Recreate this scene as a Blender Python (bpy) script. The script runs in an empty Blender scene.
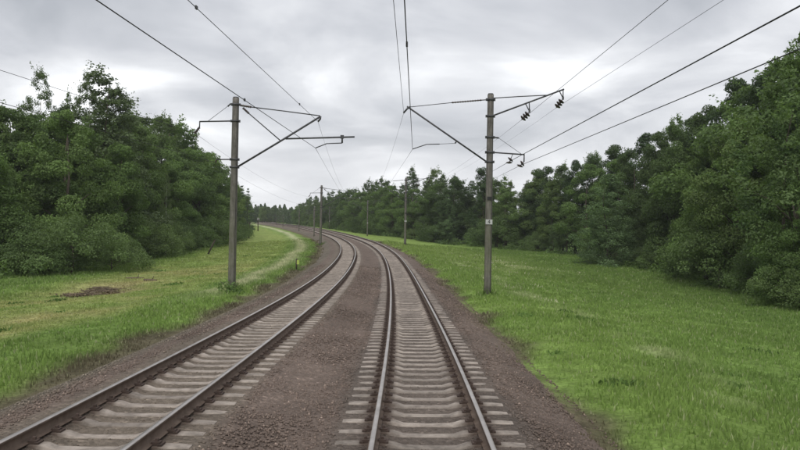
import bpy, math, random
import numpy as np
from mathutils import Matrix, Vector

# ------------------------------------------------------------------ camera
F_PX, W_PX, H_PX = 730.0, 800.0, 450.0
PITCH, ROLL, YAW, CAM_H, CAM_X = 0.0082, 0.02154, 0.03554, 2.75219, -0.25276


def unproject(u, v, depth):
    """a point of the place seen at (u, v) of an 800x450 view, at a given distance"""
    u, v = u - 400.0, v - 225.0
    c, s = math.cos(ROLL), math.sin(ROLL)
    u, v = u * c + v * s, -u * s + v * c
    X, Y2, Z2 = u * depth / F_PX, depth, -v * depth / F_PX
    c, s = math.cos(PITCH), math.sin(PITCH)
    Y, Z = Y2 * c + Z2 * s, Z2 * c - Y2 * s
    c, s = math.cos(YAW), math.sin(YAW)
    return Vector((X * c - Y * s + CAM_X, X * s + Y * c, Z + CAM_H))


def make_camera():
    cd = bpy.data.cameras.new("camera")
    cam = bpy.data.objects.new("camera", cd)
    bpy.context.scene.collection.objects.link(cam)
    o = Vector((CAM_X, 0, CAM_H))
    f = (unproject(400, 225, 1) - o).normalized()
    r = (unproject(401, 225, 1) - unproject(400, 225, 1)).normalized()
    up = r.cross(f)
    m = Matrix((r, up, -f)).transposed().to_4x4()
    m.translation = o
    cam.matrix_world = m
    cd.sensor_width = 36.0
    cd.lens = 36.0 * F_PX / W_PX
    cd.clip_start, cd.clip_end = 0.1, 8000
    bpy.context.scene.camera = cam


make_camera()

# ------------------------------------------------------------------ sky, sun, exposure
SUN_ELEV, SUN_AZ = math.radians(54), math.radians(192)


def make_world():
    w = bpy.data.worlds.new("World")
    bpy.context.scene.world = w
    w.use_nodes = True
    nt = w.node_tree
    nt.nodes.clear()
    N, L = nt.nodes.new, nt.links.new

    def math_node(op, a, b=None):
        n = N("ShaderNodeMath"); n.operation = op
        for i, q in enumerate((a, b)):
            if q is None: continue
            if isinstance(q, (int, float)): n.inputs[i].default_value = q
            else: L(q, n.inputs[i])
        return n.outputs[0]

    out = N("ShaderNodeOutputWorld"); bg = N("ShaderNodeBackground")
    sky = N("ShaderNodeTexSky"); sky.sky_type = 'NISHITA'; sky.sun_disc = False
    sky.sun_elevation = SUN_ELEV; sky.sun_rotation = SUN_AZ
    sky.air_density = 1.2; sky.dust_density = 3.0
    tc = N("ShaderNodeTexCoord")
    sep = N("ShaderNodeSeparateXYZ"); L(tc.outputs["Generated"], sep.inputs[0])
    z = math_node('MAXIMUM', sep.outputs[2], 0.0)
    den = math_node('ADD', z, 0.24)
    comb = N("ShaderNodeCombineXYZ")
    L(math_node('DIVIDE', sep.outputs[0], den), comb.inputs[0])
    L(math_node('DIVIDE', sep.outputs[1], den), comb.inputs[1])
    mp = N("ShaderNodeMapping"); L(comb.outputs[0], mp.inputs[0])
    mp.inputs["Location"].default_value = (15.79, -3.09, 3.58); mp.inputs["Rotation"].default_value = (0, 0, 0.15)
    mp.inputs["Scale"].default_value = (1.0, 1.0, 1.0)
    n1 = N("ShaderNodeTexNoise"); L(mp.outputs[0], n1.inputs["Vector"])
    n1.inputs["Scale"].default_value = 1.7; n1.inputs["Detail"].default_value = 5.5
    n1.inputs["Roughness"].default_value = 0.52; n1.inputs["Distortion"].default_value = 0.35
    n2 = N("ShaderNodeTexNoise"); L(mp.outputs[0], n2.inputs["Vector"])
    n2.inputs["Scale"].default_value = 0.7; n2.inputs["Detail"].default_value = 2.0
    mix = math_node('ADD', math_node('MULTIPLY', n1.outputs[0], 0.6), math_node('MULTIPLY', n2.outputs[0], 0.4))
    ramp = N("ShaderNodeValToRGB"); L(mix, ramp.inputs[0])
    cr = ramp.color_ramp
    cr.elements[0].position = 0.36; cr.elements[0].color = (0.335, 0.35, 0.38, 1)
    cr.elements[1].position = 0.65; cr.elements[1].color = (0.86, 0.87, 0.89, 1)
    e = cr.elements.new(0.46); e.color = (0.445, 0.457, 0.488, 1)
    e = cr.elements.new(0.54); e.color = (0.575, 0.585, 0.61, 1)
    # the veil thickens and pales towards the horizon
    hz = N("ShaderNodeMapRange"); L(z, hz.inputs[0])
    hz.inputs[1].default_value = 0.0; hz.inputs[2].default_value = 0.13
    hz.inputs[3].default_value = 0.75; hz.inputs[4].default_value = 0.0
    hm = N("ShaderNodeMix"); hm.data_type = 'RGBA'
    L(hz.outputs[0], hm.inputs[0]); L(ramp.outputs[0], hm.inputs[6])
    hm.inputs[7].default_value = (0.65, 0.655, 0.68, 1)
    # cloud radiance is written for strength 1, the world runs at 0.1
    sc = N("ShaderNodeVectorMath"); sc.operation = 'SCALE'
    L(hm.outputs[2], sc.inputs[0]); sc.inputs[3].default_value = 10.0
    cm = N("ShaderNodeMix"); cm.data_type = 'RGBA'
    cm.inputs[0].default_value = 0.96
    L(sky.outputs[0], cm.inputs[6]); L(sc.outputs[0], cm.inputs[7])
    L(cm.outputs[2], bg.inputs[0]); bg.inputs[1].default_value = 0.1
    L(bg.outputs[0], out.inputs[0])


make_world()
sd = bpy.data.lights.new("sun", 'SUN'); sun = bpy.data.objects.new("sun", sd)
bpy.context.scene.collection.objects.link(sun)
sd.energy = 1.5; sd.angle = math.radians(38); sd.color = (1.0, 0.96, 0.9)
_d = Vector((math.sin(SUN_AZ) * math.cos(SUN_ELEV), math.cos(SUN_AZ) * math.cos(SUN_ELEV), math.sin(SUN_ELEV)))
sun.rotation_euler = (-_d).to_track_quat('-Z', 'Y').to_euler()
sc_ = bpy.context.scene
sc_.view_settings.view_transform = 'Standard'; sc_.view_settings.look = 'None'
sc_.view_settings.exposure = 0.56; sc_.view_settings.gamma = 1.0
sc_.cycles.use_denoising = True
sc_.cycles.max_bounces = 6; sc_.cycles.diffuse_bounces = 3; sc_.cycles.transmission_bounces = 4
sc_.cycles.transparent_max_bounces = 4; sc_.cycles.volume_bounces = 1

# ------------------------------------------------------------------ the line of the railway
# GEO-BEGIN
GAUGE, TRACK_GAP, LEFT_RISE, CANT = 1.59, 4.45176, 0.157, 0.01346
_KN = np.array([0, 15, 30, 45, 60, 80, 105, 140, 200, 400.])
_KH = np.array([2.70425, 1.35454, 0.58185, 0.89311, 1.19302, 2.16786, 2.46779, 1.56126, 0.27869, -1.17121]) * 1e-3
_KV = np.array([-0.43267, -0.43267, 0.7556, 0.854, 0.4527, 0.13924, 0.06504, 0.01941, -0.12091, 0.01233]) * 1e-3
S_ = np.linspace(0, 400, 4001)
_k = np.interp(S_, _KN, _KH)
TH_ = np.concatenate([[0], np.cumsum((_k[1:] + _k[:-1]) / 2 * 0.1)])
X_ = np.concatenate([[0], np.cumsum(-np.sin((TH_[1:] + TH_[:-1]) / 2) * 0.1)])
Y_ = np.concatenate([[0], np.cumsum(np.cos((TH_[1:] + TH_[:-1]) / 2) * 0.1)])
Z_ = -0.01918 * S_ + np.cumsum(np.cumsum(np.interp(S_, _KN, _KV)) * 0.1) * 0.1


def centre(s):
    """x, y, z, heading of the right-hand track's middle at chainage s (arrays welcome)"""
    s = np.asarray(s, float)
    sc = np.clip(s, 0, 400)
    x, y, z, th = (np.interp(sc, S_, a) for a in (X_, Y_, Z_, TH_))
    over = s - sc
    slope = np.where(s < 0, -0.004, 0.0)
    return x - np.sin(th) * over, y + np.cos(th) * over, z + over * slope, th


def place(s, t, z=0.0):
    x, y, zz, th = centre(s)
    return np.stack(np.broadcast_arrays(x + t * np.cos(th), y + t * np.sin(th), zz + z), -1)


_GT = np.array([-400, -250, -120, -60, -30, -20, -13, -10.5, -9, -8.2, -7.7, -6.75, -6.25, -5.9, -5.4, -5.1, -4.92, -3.98, -3.8, -3.1, -2.9, -2.5, -1.7, -1.35, -.62, -.48, .48, .62, 1.35, 1.6, 1.85, 2.9, 3.4, 4.6, 6, 10, 20, 40, 80, 250, 400.])
_GZ = np.array([-6, -3, -2.2, -1.7, -1.45, -1.2, -.78, -.52, -.52, -.58, -.60, -.16, -.04, -.018, -.026, -.068, -.112, -.112, -.070, -.056, -.076, -.14, -.206, -.211, -.220, -.269, -.269, -.220, -.211, -.216, -.265, -.62, -.56, -.42, -.62, -1.12, -1.5, -1.65, -1.9, -3, -6])


def hash2(i, j, seed):
    n = (i * 374761393 + j * 668265263 + seed * 1442695041) & 0x7fffffff
    n = ((n ^ (n >> 13)) * 1274126177) & 0x7fffffff
    return ((n ^ (n >> 16)) & 0xffff) / 65535.0


def vnoise(x, y, seed=0):
    x, y = np.asarray(x, float), np.asarray(y, float)
    i, j = np.floor(x).astype(np.int64), np.floor(y).astype(np.int64)
    fx, fy = x - i, y - j
    fx, fy = fx * fx * (3 - 2 * fx), fy * fy * (3 - 2 * fy)
    a, b = hash2(i, j, seed), hash2(i + 1, j, seed)
    c, d = hash2(i, j + 1, seed), hash2(i + 1, j + 1, seed)
    return (a + (b - a) * fx) * (1 - fy) + (c + (d - c) * fx) * fy


def fbm(x, y, seed=0, octs=4):
    v, a, n = 0.0, 1.0, 0.0
    for o in range(octs):
        v = v + a * vnoise(x, y, seed + o * 17); n += a
        x, y, a = x * 2.03 + 5.1, y * 2.03 - 3.7, a * 0.5
    return v / n


def ground_rel(s, t):
    s, t = np.broadcast_arrays(np.asarray(s, float), np.asarray(t, float))
    z = np.interp(t, _GT, _GZ)
    z = z + np.interp(t, [-7.5, -6.05, -2.85, -1.6, 1.6, 2.9], [0, -.0215, .0215, -.0215, .0215, 0])
    wild = np.clip((t - 3.2) / 4, 0, 1) + np.clip((-8.6 - t) / 4, 0, 1)
    z = z + wild * ((fbm(s / 9, t / 7, 3) - .5) * .55 + (fbm(s / 2.2, t / 2.0, 9, 2) - .5) * .14)
    return z


def ground(s, t, up=0.0):
    return place(s, t, ground_rel(s, t) + up)
# GEO-END
RNG = np.random.default_rng(5)
random.seed(5)
COL = bpy.context.scene.collection

# ------------------------------------------------------------------ helpers


def link(o, parent=None):
    COL.objects.link(o)
    if parent is not None: o.parent = parent
    return o


def tag(o, label=None, category=None, group=None, kind=None):
    if label: o["label"] = label
    if category: o["category"] = category
    if group: o["group"] = group
    if kind: o["kind"] = kind
    return o


def empty(name, loc=(0, 0, 0), rz=0.0, parent=None):
    o = bpy.data.objects.new(name, None)
    o.empty_display_size = 0.3
    o.location = loc; o.rotation_euler = (0, 0, rz)
    return link(o, parent)


def fast_mesh(name, verts, faces, mats=(), smooth=False, attrs=None, mat_index=None):
    """verts (N,3); faces (M,k) all of one size"""
    verts = np.ascontiguousarray(verts, np.float32); faces = np.ascontiguousarray(faces, np.int32)
    me = bpy.data.meshes.new(name)
    me.vertices.add(len(verts)); me.vertices.foreach_set("co", verts.ravel())
    m, k = faces.shape
    me.loops.add(m * k); me.loops.foreach_set("vertex_index", faces.ravel())
    me.polygons.add(m); me.polygons.foreach_set("loop_start", np.arange(0, m * k, k, dtype=np.int32))
    if smooth: me.polygons.foreach_set("use_smooth", np.ones(m, bool))
    if mat_index is not None: me.polygons.foreach_set("material_index", np.asarray(mat_index, np.int32))
    for a, (typ, data) in (attrs or {}).items():
        at = me.attributes.new(a, typ, 'POINT')
        if typ == 'FLOAT_COLOR': at.data.foreach_set("color", np.ascontiguousarray(data, np.float32).ravel())
        else: at.data.foreach_set("value", np.ascontiguousarray(data, np.float32).ravel())
    for q in mats: me.materials.append(q)
    me.update(calc_edges=True); me.validate()
    return me


class Build:
    """collects shapes that become ONE mesh"""
    def __init__(self): self.v, self.f, self.s = [], [], []

    def add(self, vs, fs, smooth=False):
        b = len(self.v)
        self.v += [tuple(q) for q in vs]
        self.f += [tuple(i + b for i in q) for q in fs]
        self.s += [smooth] * len(fs)

    def tube(self, pts, r, n=8, cap=True):
        pts = [Vector(p) for p in pts]
        rr = r if isinstance(r, (list, tuple)) else [r] * len(pts)
        vs, fs = [], []
        up = None
        for i, p in enumerate(pts):
            d = (pts[min(i + 1, len(pts) - 1)] - pts[max(i - 1, 0)]).normalized()
            if up is None: up = Vector((0, 1, 0)) if abs(d.y) < .8 else Vector((0, 0, 1))
            a = d.cross(up).normalized(); b = a.cross(d).normalized(); up = b
            for k in range(n):
                q = 2 * math.pi * k / n
                vs.append(p + (a * math.cos(q) + b * math.sin(q)) * rr[i])
        for i in range(len(pts) - 1):
            for k in range(n):
                k2 = (k + 1) % n
                fs.append((i * n + k, i * n + k2, (i + 1) * n + k2, (i + 1) * n + k))
        self.add(vs, fs, True)
        if cap:
            b = len(self.v) - len(vs)
            self.f.append(tuple(b + k for k in range(n))[::-1]); self.s.append(False)
            self.f.append(tuple(b + (len(pts) - 1) * n + k for k in range(n))); self.s.append(False)
        return self

    def box(self, c, h, m=None):
        vs = [Vector((c[0] + sx * h[0], c[1] + sy * h[1], c[2] + sz * h[2])) for sx in (-1, 1) for sy in (-1, 1) for sz in (-1, 1)]
        if m is not None: vs = [m @ q for q in vs]
        self.add(vs, [(0, 1, 3, 2), (4, 6, 7, 5), (0, 4, 5, 1), (2, 3, 7, 6), (0, 2, 6, 4), (1, 5, 7, 3)])
        return self

    def mesh(self, name, mat):
        me = bpy.data.meshes.new(name)
        me.from_pydata(self.v, [], self.f)
        me.polygons.foreach_set("use_smooth", self.s)
        for q in (mat if isinstance(mat, (list, tuple)) else [mat]): me.materials.append(q)
        me.update()
        return me

    def obj(self, name, mat, parent=None):
        return link(bpy.data.objects.new(name, self.mesh(name, mat)), parent)


# ------------------------------------------------------------------ materials
class Mat:
    def __init__(self, name, rough=0.8, spec=0.3, metal=0.0):
        self.m = bpy.data.materials.new(name); self.m.use_nodes = True
        self.nt = self.m.node_tree
        self.b = self.nt.nodes["Principled BSDF"]; self.out = self.nt.nodes["Material Output"]
        self.b.inputs["Roughness"].default_value = rough
        self.b.inputs["Specular IOR Level"].default_value = spec
        self.b.inputs["Metallic"].default_value = metal
        g = self.N("ShaderNodeNewGeometry"); self.pos = g.outputs["Position"]
        tc = self.N("ShaderNodeTexCoord"); self.objco = tc.outputs["Object"]

    def N(self, t): return self.nt.nodes.new(t)

    def L(self, a, b): self.nt.links.new(a, b)

    def put(self, sock, val):
        if isinstance(val, (int, float)): sock.default_value = val
        elif isinstance(val, (tuple, list)): sock.default_value = tuple(val) + ((1,) if len(val) == 3 and sock.type == 'RGBA' else ())
        else: self.L(val, sock)

    def noise(self, scale, detail=4, rough=.55, vec=None, stretch=None):
        n = self.N("ShaderNodeTexNoise")
        vec = vec or self.pos
        if stretch:
            mp = self.N("ShaderNodeMapping"); self.L(vec, mp.inputs[0]); mp.inputs["Scale"].default_value = stretch; vec = mp.outputs[0]
        self.L(vec, n.inputs["Vector"])
        n.inputs["Scale"].default_value = scale; n.inputs["Detail"].default_value = detail; n.inputs["Roughness"].default_value = rough
        return n.outputs[0]

    def voro(self, scale, out="Color"):
        n = self.N("ShaderNodeTexVoronoi"); self.L(self.pos, n.inputs["Vector"]); n.inputs["Scale"].default_value = scale
        return n.outputs[out]

    def math(self, op, a, b=0.0):
        n = self.N("ShaderNodeMath"); n.operation = op
        self.put(n.inputs[0], a); self.put(n.inputs[1], b)
        return n.outputs[0]

    def ramp(self, x, stops):
        n = self.N("ShaderNodeValToRGB"); self.L(x, n.inputs[0]); cr = n.color_ramp
        while len(cr.elements) < len(stops): cr.elements.new(0.5)
        for e, (p, c) in zip(cr.elements, stops):
            e.position = p
            e.color = (c, c, c, 1) if isinstance(c, (int, float)) else tuple(c) + (1,)
        return n.outputs[0]

    def mix(self, fac, a, b, mode='MIX'):
        n = self.N("ShaderNodeMix"); n.data_type = 'RGBA'; n.blend_type = mode
        self.put(n.inputs[0], fac); self.put(n.inputs[6], a); self.put(n.inputs[7], b)
        return n.outputs[2]

    def attr(self, name, out="Color"):
        n = self.N("ShaderNodeAttribute"); n.attribute_name = name
        return n.outputs[out]

    def rand(self):
        n = self.N("ShaderNodeObjectInfo"); return n.outputs["Random"]

    def color(self, c): self.put(self.b.inputs["Base Color"], c); return self

    def bump(self, h, strength=.5, dist=.02):
        n = self.N("ShaderNodeBump"); self.L(h, n.inputs["Height"])
        n.inputs["Strength"].default_value = strength; n.inputs["Distance"].default_value = dist
        self.L(n.outputs[0], self.b.inputs["Normal"]); return self


def scale_col(m, col, fac):
    return m.mix(1.0, col, fac, 'MULTIPLY')


def m_ground():
    m = Mat("meadow_soil_and_turf", .95, .05)
    c = m.attr("tint")
    a = m.ramp(m.noise(1.3, 5), [(.3, .62), (.7, 1.2)])
    b = m.ramp(m.noise(9, 5, .65), [(.3, .6), (.7, 1.25)])
    c = m.mix(1, c, a, 'MULTIPLY'); c = m.mix(1, c, b, 'MULTIPLY')
    m.color(c); m.bump(m.noise(11, 5, .7), .9, .10)
    return m.m


def m_ballast(name="ballast", stones=False):
    m = Mat(name, .92, .15)
    c = m.attr("tint")
    if stones:
        a = m.ramp(m.attr("rnd", "Fac"), [(0, .68), (.75, 1.02), (.96, 1.3), (1, 2.2)])
        m.color(m.mix(1, c, a, 'MULTIPLY'))
    else:
        v = m.N("ShaderNodeSeparateColor"); m.L(m.voro(17), v.inputs[0])
        a = m.ramp(v.outputs[0], [(0, .74), (.8, 1.06), (.97, 1.25), (1, 1.7)])
        b = m.ramp(m.noise(1.1, 5, .6), [(.3, .78), (.7, 1.15)])
        m.color(m.mix(1, m.mix(1, c, a, 'MULTIPLY'), b, 'MULTIPLY'))
        h = m.math('SUBTRACT', 1.0, m.voro(17, "Distance"))
        m.bump(m.math('ADD', h, m.noise(40, 3)), .9, .035)
    return m.m


def m_sleeper():
    m = Mat("sleeper_concrete", .9, .15)
    a = m.noise(5, 5, .65); r = m.rand()
    c = m.ramp(a, [(.32, (.19, .165, .143)), (.5, (.30, .262, .230)), (.7, (.375, .330, .290))])
    rr = m.ramp(r, [(0, .80), (.5, .98), (1, 1.10)])
    d = m.ramp(m.noise(1.7, 4, .6), [(.35, .72), (.62, 1.05)])
    c = m.mix(1, m.mix(1, c, rr, 'MULTIPLY'), d, 'MULTIPLY')
    # rust and grease stain under the rails
    xs = m.N("ShaderNodeSeparateXYZ"); m.L(m.objco, xs.inputs[0])
    g = m.math('ABSOLUTE', m.math('SUBTRACT', m.math('ABSOLUTE', xs.outputs[0]), .795))
    g = m.math('ADD', g, m.math('MULTIPLY', m.noise(9, 3), .12))
    st = m.ramp(g, [(.20, .92), (.34, 0.0)])
    m.color(m.mix(st, c, (.075, .055, .045)))
    m.bump(m.noise(60, 3), .3, .01)
    return m.m


def m_rust():
    m = Mat("rusty_rail_steel", .85, .2)
    m.color(m.ramp(m.noise(7, 5, .6), [(.3, (.085, .060, .046)), (.7, (.150, .112, .088))]))
    return m.m


def m_railtop():
    m = Mat("polished_rail_head", .36, .5, 1.0)
    m.color(m.ramp(m.noise(2.2, 4, .6), [(.3, (.44, .395, .36)), (.7, (.64, .585, .54))]))
    return m.m


def m_simple(name, c, rough=.8, spec=.3, metal=0.0, var=.25, scale=6):
    m = Mat(name, rough, spec, metal)
    lo = tuple(q * (1 - var) for q in c); hi = tuple(q * (1 + var) for q in c)
    m.color(m.ramp(m.noise(scale, 4, .6), [(.3, lo), (.7, hi)]))
    return m.m


def m_pole():
    m = Mat("weathered_mast_concrete", .92, .12)
    a = m.ramp(m.noise(2.0, 5, .6, vec=m.objco, stretch=(6, 6, .5)), [(.3, (.085, .080, .072)), (.52, (.14, .132, .12)), (.72, (.20, .188, .172))])
    b = m.ramp(m.noise(3.2, 4, .6, vec=m.objco), [(.35, .72), (.65, 1.1)])
    z = m.N("ShaderNodeSeparateXYZ"); m.L(m.objco, z.inputs[0])
    gr = m.N("ShaderNodeMapRange"); m.L(z.outputs[2], gr.inputs[0])
    gr.inputs[1].default_value = 7.5; gr.inputs[2].default_value = 3.0
    mossf = m.math('MULTIPLY', gr.outputs[0], m.ramp(m.noise(1.5, 4, vec=m.objco), [(.35, .1), (.7, .6)]))
    c = m.mix(mossf, m.mix(1, a, b, 'MULTIPLY'), (.125, .135, .075))
    m.color(c); m.bump(m.noise(35, 4), .4, .01)
    return m.m


def m_leaf(name, base, hue, trans=.38, var=.28):
    """base albedo, a second hue for single trees, thin light-passing leaves"""
    m = Mat(name, .6, .22)
    t = m.attr("tint", "Fac")
    c = m.mix(m.rand(), base, hue)
    f = m.ramp(t, [(0, 1 - var * 1.5), (.5, 1.0), (1, 1 + var * 1.9)])
    c = m.mix(1, c, f, 'MULTIPLY')
    m.color(c)
    tr = m.N("ShaderNodeBsdfTranslucent")
    m.L(m.mix(1, c, (1.25, 1.3, .7), 'MULTIPLY'), tr.inputs[0])
    mx = m.N("ShaderNodeMixShader"); mx.inputs[0].default_value = trans
    m.L(m.b.outputs[0], mx.inputs[1]); m.L(tr.outputs[0], mx.inputs[2])
    m.L(mx.outputs[0], m.out.inputs["Surface"])
    return m.m


def m_grass():
    m = Mat("grass_blade", .75, .12)
    c = m.attr("tint")
    m.color(c)
    tr = m.N("ShaderNodeBsdfTranslucent"); m.L(c, tr.inputs[0])
    mx = m.N("ShaderNodeMixShader"); mx.inputs[0].default_value = .3
    m.L(m.b.outputs[0], mx.inputs[1]); m.L(tr.outputs[0], mx.inputs[2])
    m.L(mx.outputs[0], m.out.inputs["Surface"])
    return m.m


MG, MB, MBS = m_ground(), m_ballast(), m_ballast("ballast_stone", True)
MSL, MRUST, MTOP, MPOLE = m_sleeper(), m_rust(), m_railtop(), m_pole()
MSTEEL = m_simple("dark_galvanised_steel", (.075, .075, .08), .6, .4, .6)
MWIRE = m_simple("weathered_copper_wire", (.035, .034, .034), .6, .3, .5)
MINS = m_simple("dark_glazed_porcelain", (.035, .022, .018), .25, .5)
MBARK = m_simple("bark", (.075, .062, .05), .95, .1, 0, .4, 9)
MBIRCH = m_simple("birch_bark", (.48, .46, .42), .9, .1, 0, .5, 5)
MWOOD = m_simple("old_grey_timber", (.055, .045, .036), .95, .1, 0, .4, 8)
MWHITE = m_simple("white_sign_enamel", (.40, .41, .40), .6, .3, 0, .08)
MBLACK = m_simple("black_sign_paint", (.02, .02, .02), .6, .3)
MYELLOW = m_simple("yellow_green_sign_paint", (.34, .42, .09), .5, .3, 0, .15)
MCLAMP = m_simple("rusty_fastening", (.06, .043, .036), .85, .2, 0, .3)
LEAF = {
    'oak': m_leaf("leaf_oak", (.076, .122, .040), (.120, .190, .055)),
    'alder': m_leaf("leaf_alder", (.048, .084, .031), (.118, .172, .054)),
    'elm': m_leaf("leaf_elm", (.040, .072, .028), (.076, .116, .040)),
    'lime': m_leaf("leaf_lime", (.098, .160, .046), (.118, .18, .055), .35),
    'cone': m_leaf("leaf_young_birch", (.120, .185, .085), (.120, .185, .085), .42),
    'aspen': m_leaf("leaf_aspen", (.085, .140, .050), (.115, .17, .06), .38),
    'birch': m_leaf("leaf_birch", (.080, .122, .052), (.105, .148, .06), .38),
    'poplar': m_leaf("leaf_poplar", (.070, .105, .050), (.098, .136, .060), .3),
    'spruce': m_leaf("needle_spruce", (.050, .080, .042), (.064, .096, .046), .2),
    'shrub': m_leaf("leaf_willow", (.095, .148, .052), (.120, .175, .060), .35),
    'sapling': m_leaf("leaf_sapling", (.090, .140, .058), (.118, .175, .066), .38),
}
MGRASS = m_grass()


# ------------------------------------------------------------------ ground colours (the plants' own colours)
def sm(x, a, b):
    q = np.clip((np.asarray(x, float) - a) / (b - a), 0, 1)
    return q * q * (3 - 2 * q)


def lerp(a, b, f): return a + (b - a) * np.asarray(f)[..., None]


C_LUSH = np.array([.158, .246, .062]); C_FRESH = np.array([.205, .300, .076]); C_DARK = np.array([.125, .200, .052])
C_DRY = np.array([.360, .335, .150]); C_MOWN = np.array([.228, .312, .084]); C_PALE = np.array([.42, .43, .26])
C_SOIL = np.array([.135, .108, .080])


def turf(s, t):
    """colour of the sward at chainage s, offset t"""
    s, t = np.broadcast_arrays(np.asarray(s, float), np.asarray(t, float))
    n1, n2 = fbm(s / 7, t / 5, 31), fbm(s / 2.1, t / 1.7, 47, 3)
    wob = (n1 - .5) * 5
    c = lerp(C_LUSH + 0 * s[..., None], C_FRESH, np.clip(n1 * 1.6 - .3, 0, 1))
    # right-hand meadow: paler verge, lush hollow, taller dark fringe by the wood
    r = t > 0
    c = np.where(r[..., None], lerp(c, C_DARK, .55 * sm(t + wob, 9, 22)), c)
    band = np.exp(-((t - 7.6 - (n1 - .5) * 3) / 1.1) ** 2) * sm(n2, .5, .72) * r
    c = lerp(c, C_PALE, .38 * band)
    fl = np.exp(-((t - 13.5) / 3.0) ** 2 - ((s - 86) / 12) ** 2) * sm(n2, .48, .66)
    c = lerp(c, C_PALE, .8 * fl * r)
    c = np.where(r[..., None], lerp(c, C_MOWN, .75 * sm(s, 45, 110) * (1 - sm(t, 10, 26))), c)
    # left-hand meadow: fresh strip, mown yellowish middle, green far side
    l = t < 0
    mid = sm(-t + wob * .35, 11.2, 13.5) * (1 - sm(-t + wob * .5, 20.5, 25))
    cm = lerp(C_MOWN + 0 * s[..., None], C_DRY, np.clip((n2 * .5 + n1 * .8 - .36) * 2.4, 0, 1) * (1 - .75 * sm(s, 52, 85)))
    c = np.where(l[..., None], lerp(c, cm, mid * .92), c)
    c = np.where(l[..., None], lerp(c, C_DARK, .5 * sm(-t + wob * .3, 24, 28)), c)
    strip = np.exp(-((t + 10.6 + (n1 - .5) * 1.2) / .75) ** 2) * sm(s, 33, 44) * l
    c = lerp(c, C_PALE * 1.15, .95 * strip * np.clip(n2 * 2.2, 0, 1))
    # ground laid bare round the heaps of brush
    bare = np.exp(-((t + 18.7 + (n1 - .5) * 2) / 1.5) ** 2 - ((s - 45.5) / 4.5) ** 2) * sm(n2, .36, .62)
    c = lerp(c, np.array([.20, .155, .105]), .85 * bare)
    # earth showing beside the ballast
    edge = (1 - sm(t + (n2 - .5) * 2.0, 2.8, 3.7)) * r + (1 - sm(-t + (n2 - .5) * 1.6, 8.0, 8.9)) * l
    c = lerp(c, C_SOIL, np.clip(edge, 0, 1) * .9)
    return c * (.84 + .28 * n2)[..., None]


def grid_mesh(name, sv, tv, mat, colour, up=0.0, relief=None):
    A, B = np.meshgrid(sv, tv, indexing='ij')
    z = ground_rel(A, B) + up
    if relief is not None: z = z + relief(A, B)
    P = place(A, B, z).reshape(-1, 3)
    ns, ntt = A.shape
    i, j = np.meshgrid(np.arange(ns - 1), np.arange(ntt - 1), indexing='ij')
    a = (i * ntt + j).ravel()
    F = np.stack([a, a + 1, a + ntt + 1, a + ntt], 1)
    c = colour(A, B).reshape(-1, 3)
    c4 = np.concatenate([c, np.ones((len(c), 1))], 1)
    return fast_mesh(name, P, F, [mat], True, {"tint": ('FLOAT_COLOR', c4)})


sv = np.concatenate([np.arange(-40, 6, 3), np.arange(6, 60, .6), np.arange(60, 140, 1.2), np.arange(140, 430, 3), np.array([440, 470, 520, 580, 640])])
tr_ = np.concatenate([np.arange(2.75, 6, .3), np.arange(6, 30, .8), np.array([31, 33, 36, 40, 50, 65, 80, 120, 180, 250, 400])])
tl_ = -np.concatenate([np.arange(7.55, 12, .3), np.arange(12, 34, .8), np.array([35, 38, 42, 50, 60, 80, 120, 180, 250, 320])])[::-1]
# the floor far out: one sheet that reaches the horizon, under everything
gb = fast_mesh("terrain", np.array([(-640, -300, -7.2), (640, -300, -7.2), (640, 800, -7.2), (-640, 800, -7.2)], float), np.array([(0, 1, 2, 3)]), [MG], False,
               {"tint": ('FLOAT_COLOR', np.tile([.06, .10, .03, 1.0], (4, 1)))})
tag(link(bpy.data.objects.new("terrain", gb)), "flat green land under the meadows and woods out to the horizon", kind="structure")
for nm, tv, lb in (("meadow_ground", tr_, "bright green meadow sloping down right of the railway to the wood"),
                   ("meadow_ground", tl_, "partly mown yellowish green meadow left of the railway")):
    tag(link(bpy.data.objects.new(nm, grid_mesh(nm, sv, tv, MG, turf))), lb, kind="structure")

C_STONE = np.array([.150, .116, .097]); C_CRIB = np.array([.130, .107, .091]); C_CRIBL = np.array([.165, .137, .110]); C_SHOULDER = np.array([.145, .126, .100])


def ballast_col(s, t):
    n = fbm(s / 3.0, t / 1.2, 71, 3)
    c = C_STONE + 0 * s[..., None]
    crib = 1 - sm(np.abs(t) + (n - .5) * .5, 1.25, 1.6)
    cribl = 1 - sm(np.abs(t + TRACK_GAP) + (n - .5) * .5, 1.25, 1.6)
    c = lerp(lerp(c, C_CRIB, crib), C_CRIBL, cribl)
    # rust and grease dust next to the rails
    for r0 in (-.795, .795, -TRACK_GAP - .795, -TRACK_GAP + .795):
        c = lerp(c, np.array([.075, .055, .046]), .65 * np.exp(-((t - r0) / .24) ** 2))
    c = lerp(c, C_SHOULDER, sm(-t, 6.1, 6.8))
    gr = np.clip(sm(t + (n - .5) * 1.6, 2.2, 3.0) + sm(-t + (n - .5) * 1.6, 7.1, 8.0), 0, 1)
    c = lerp(c, C_SOIL, gr * .7)
    return c * (.82 + .36 * n)[..., None]


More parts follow.
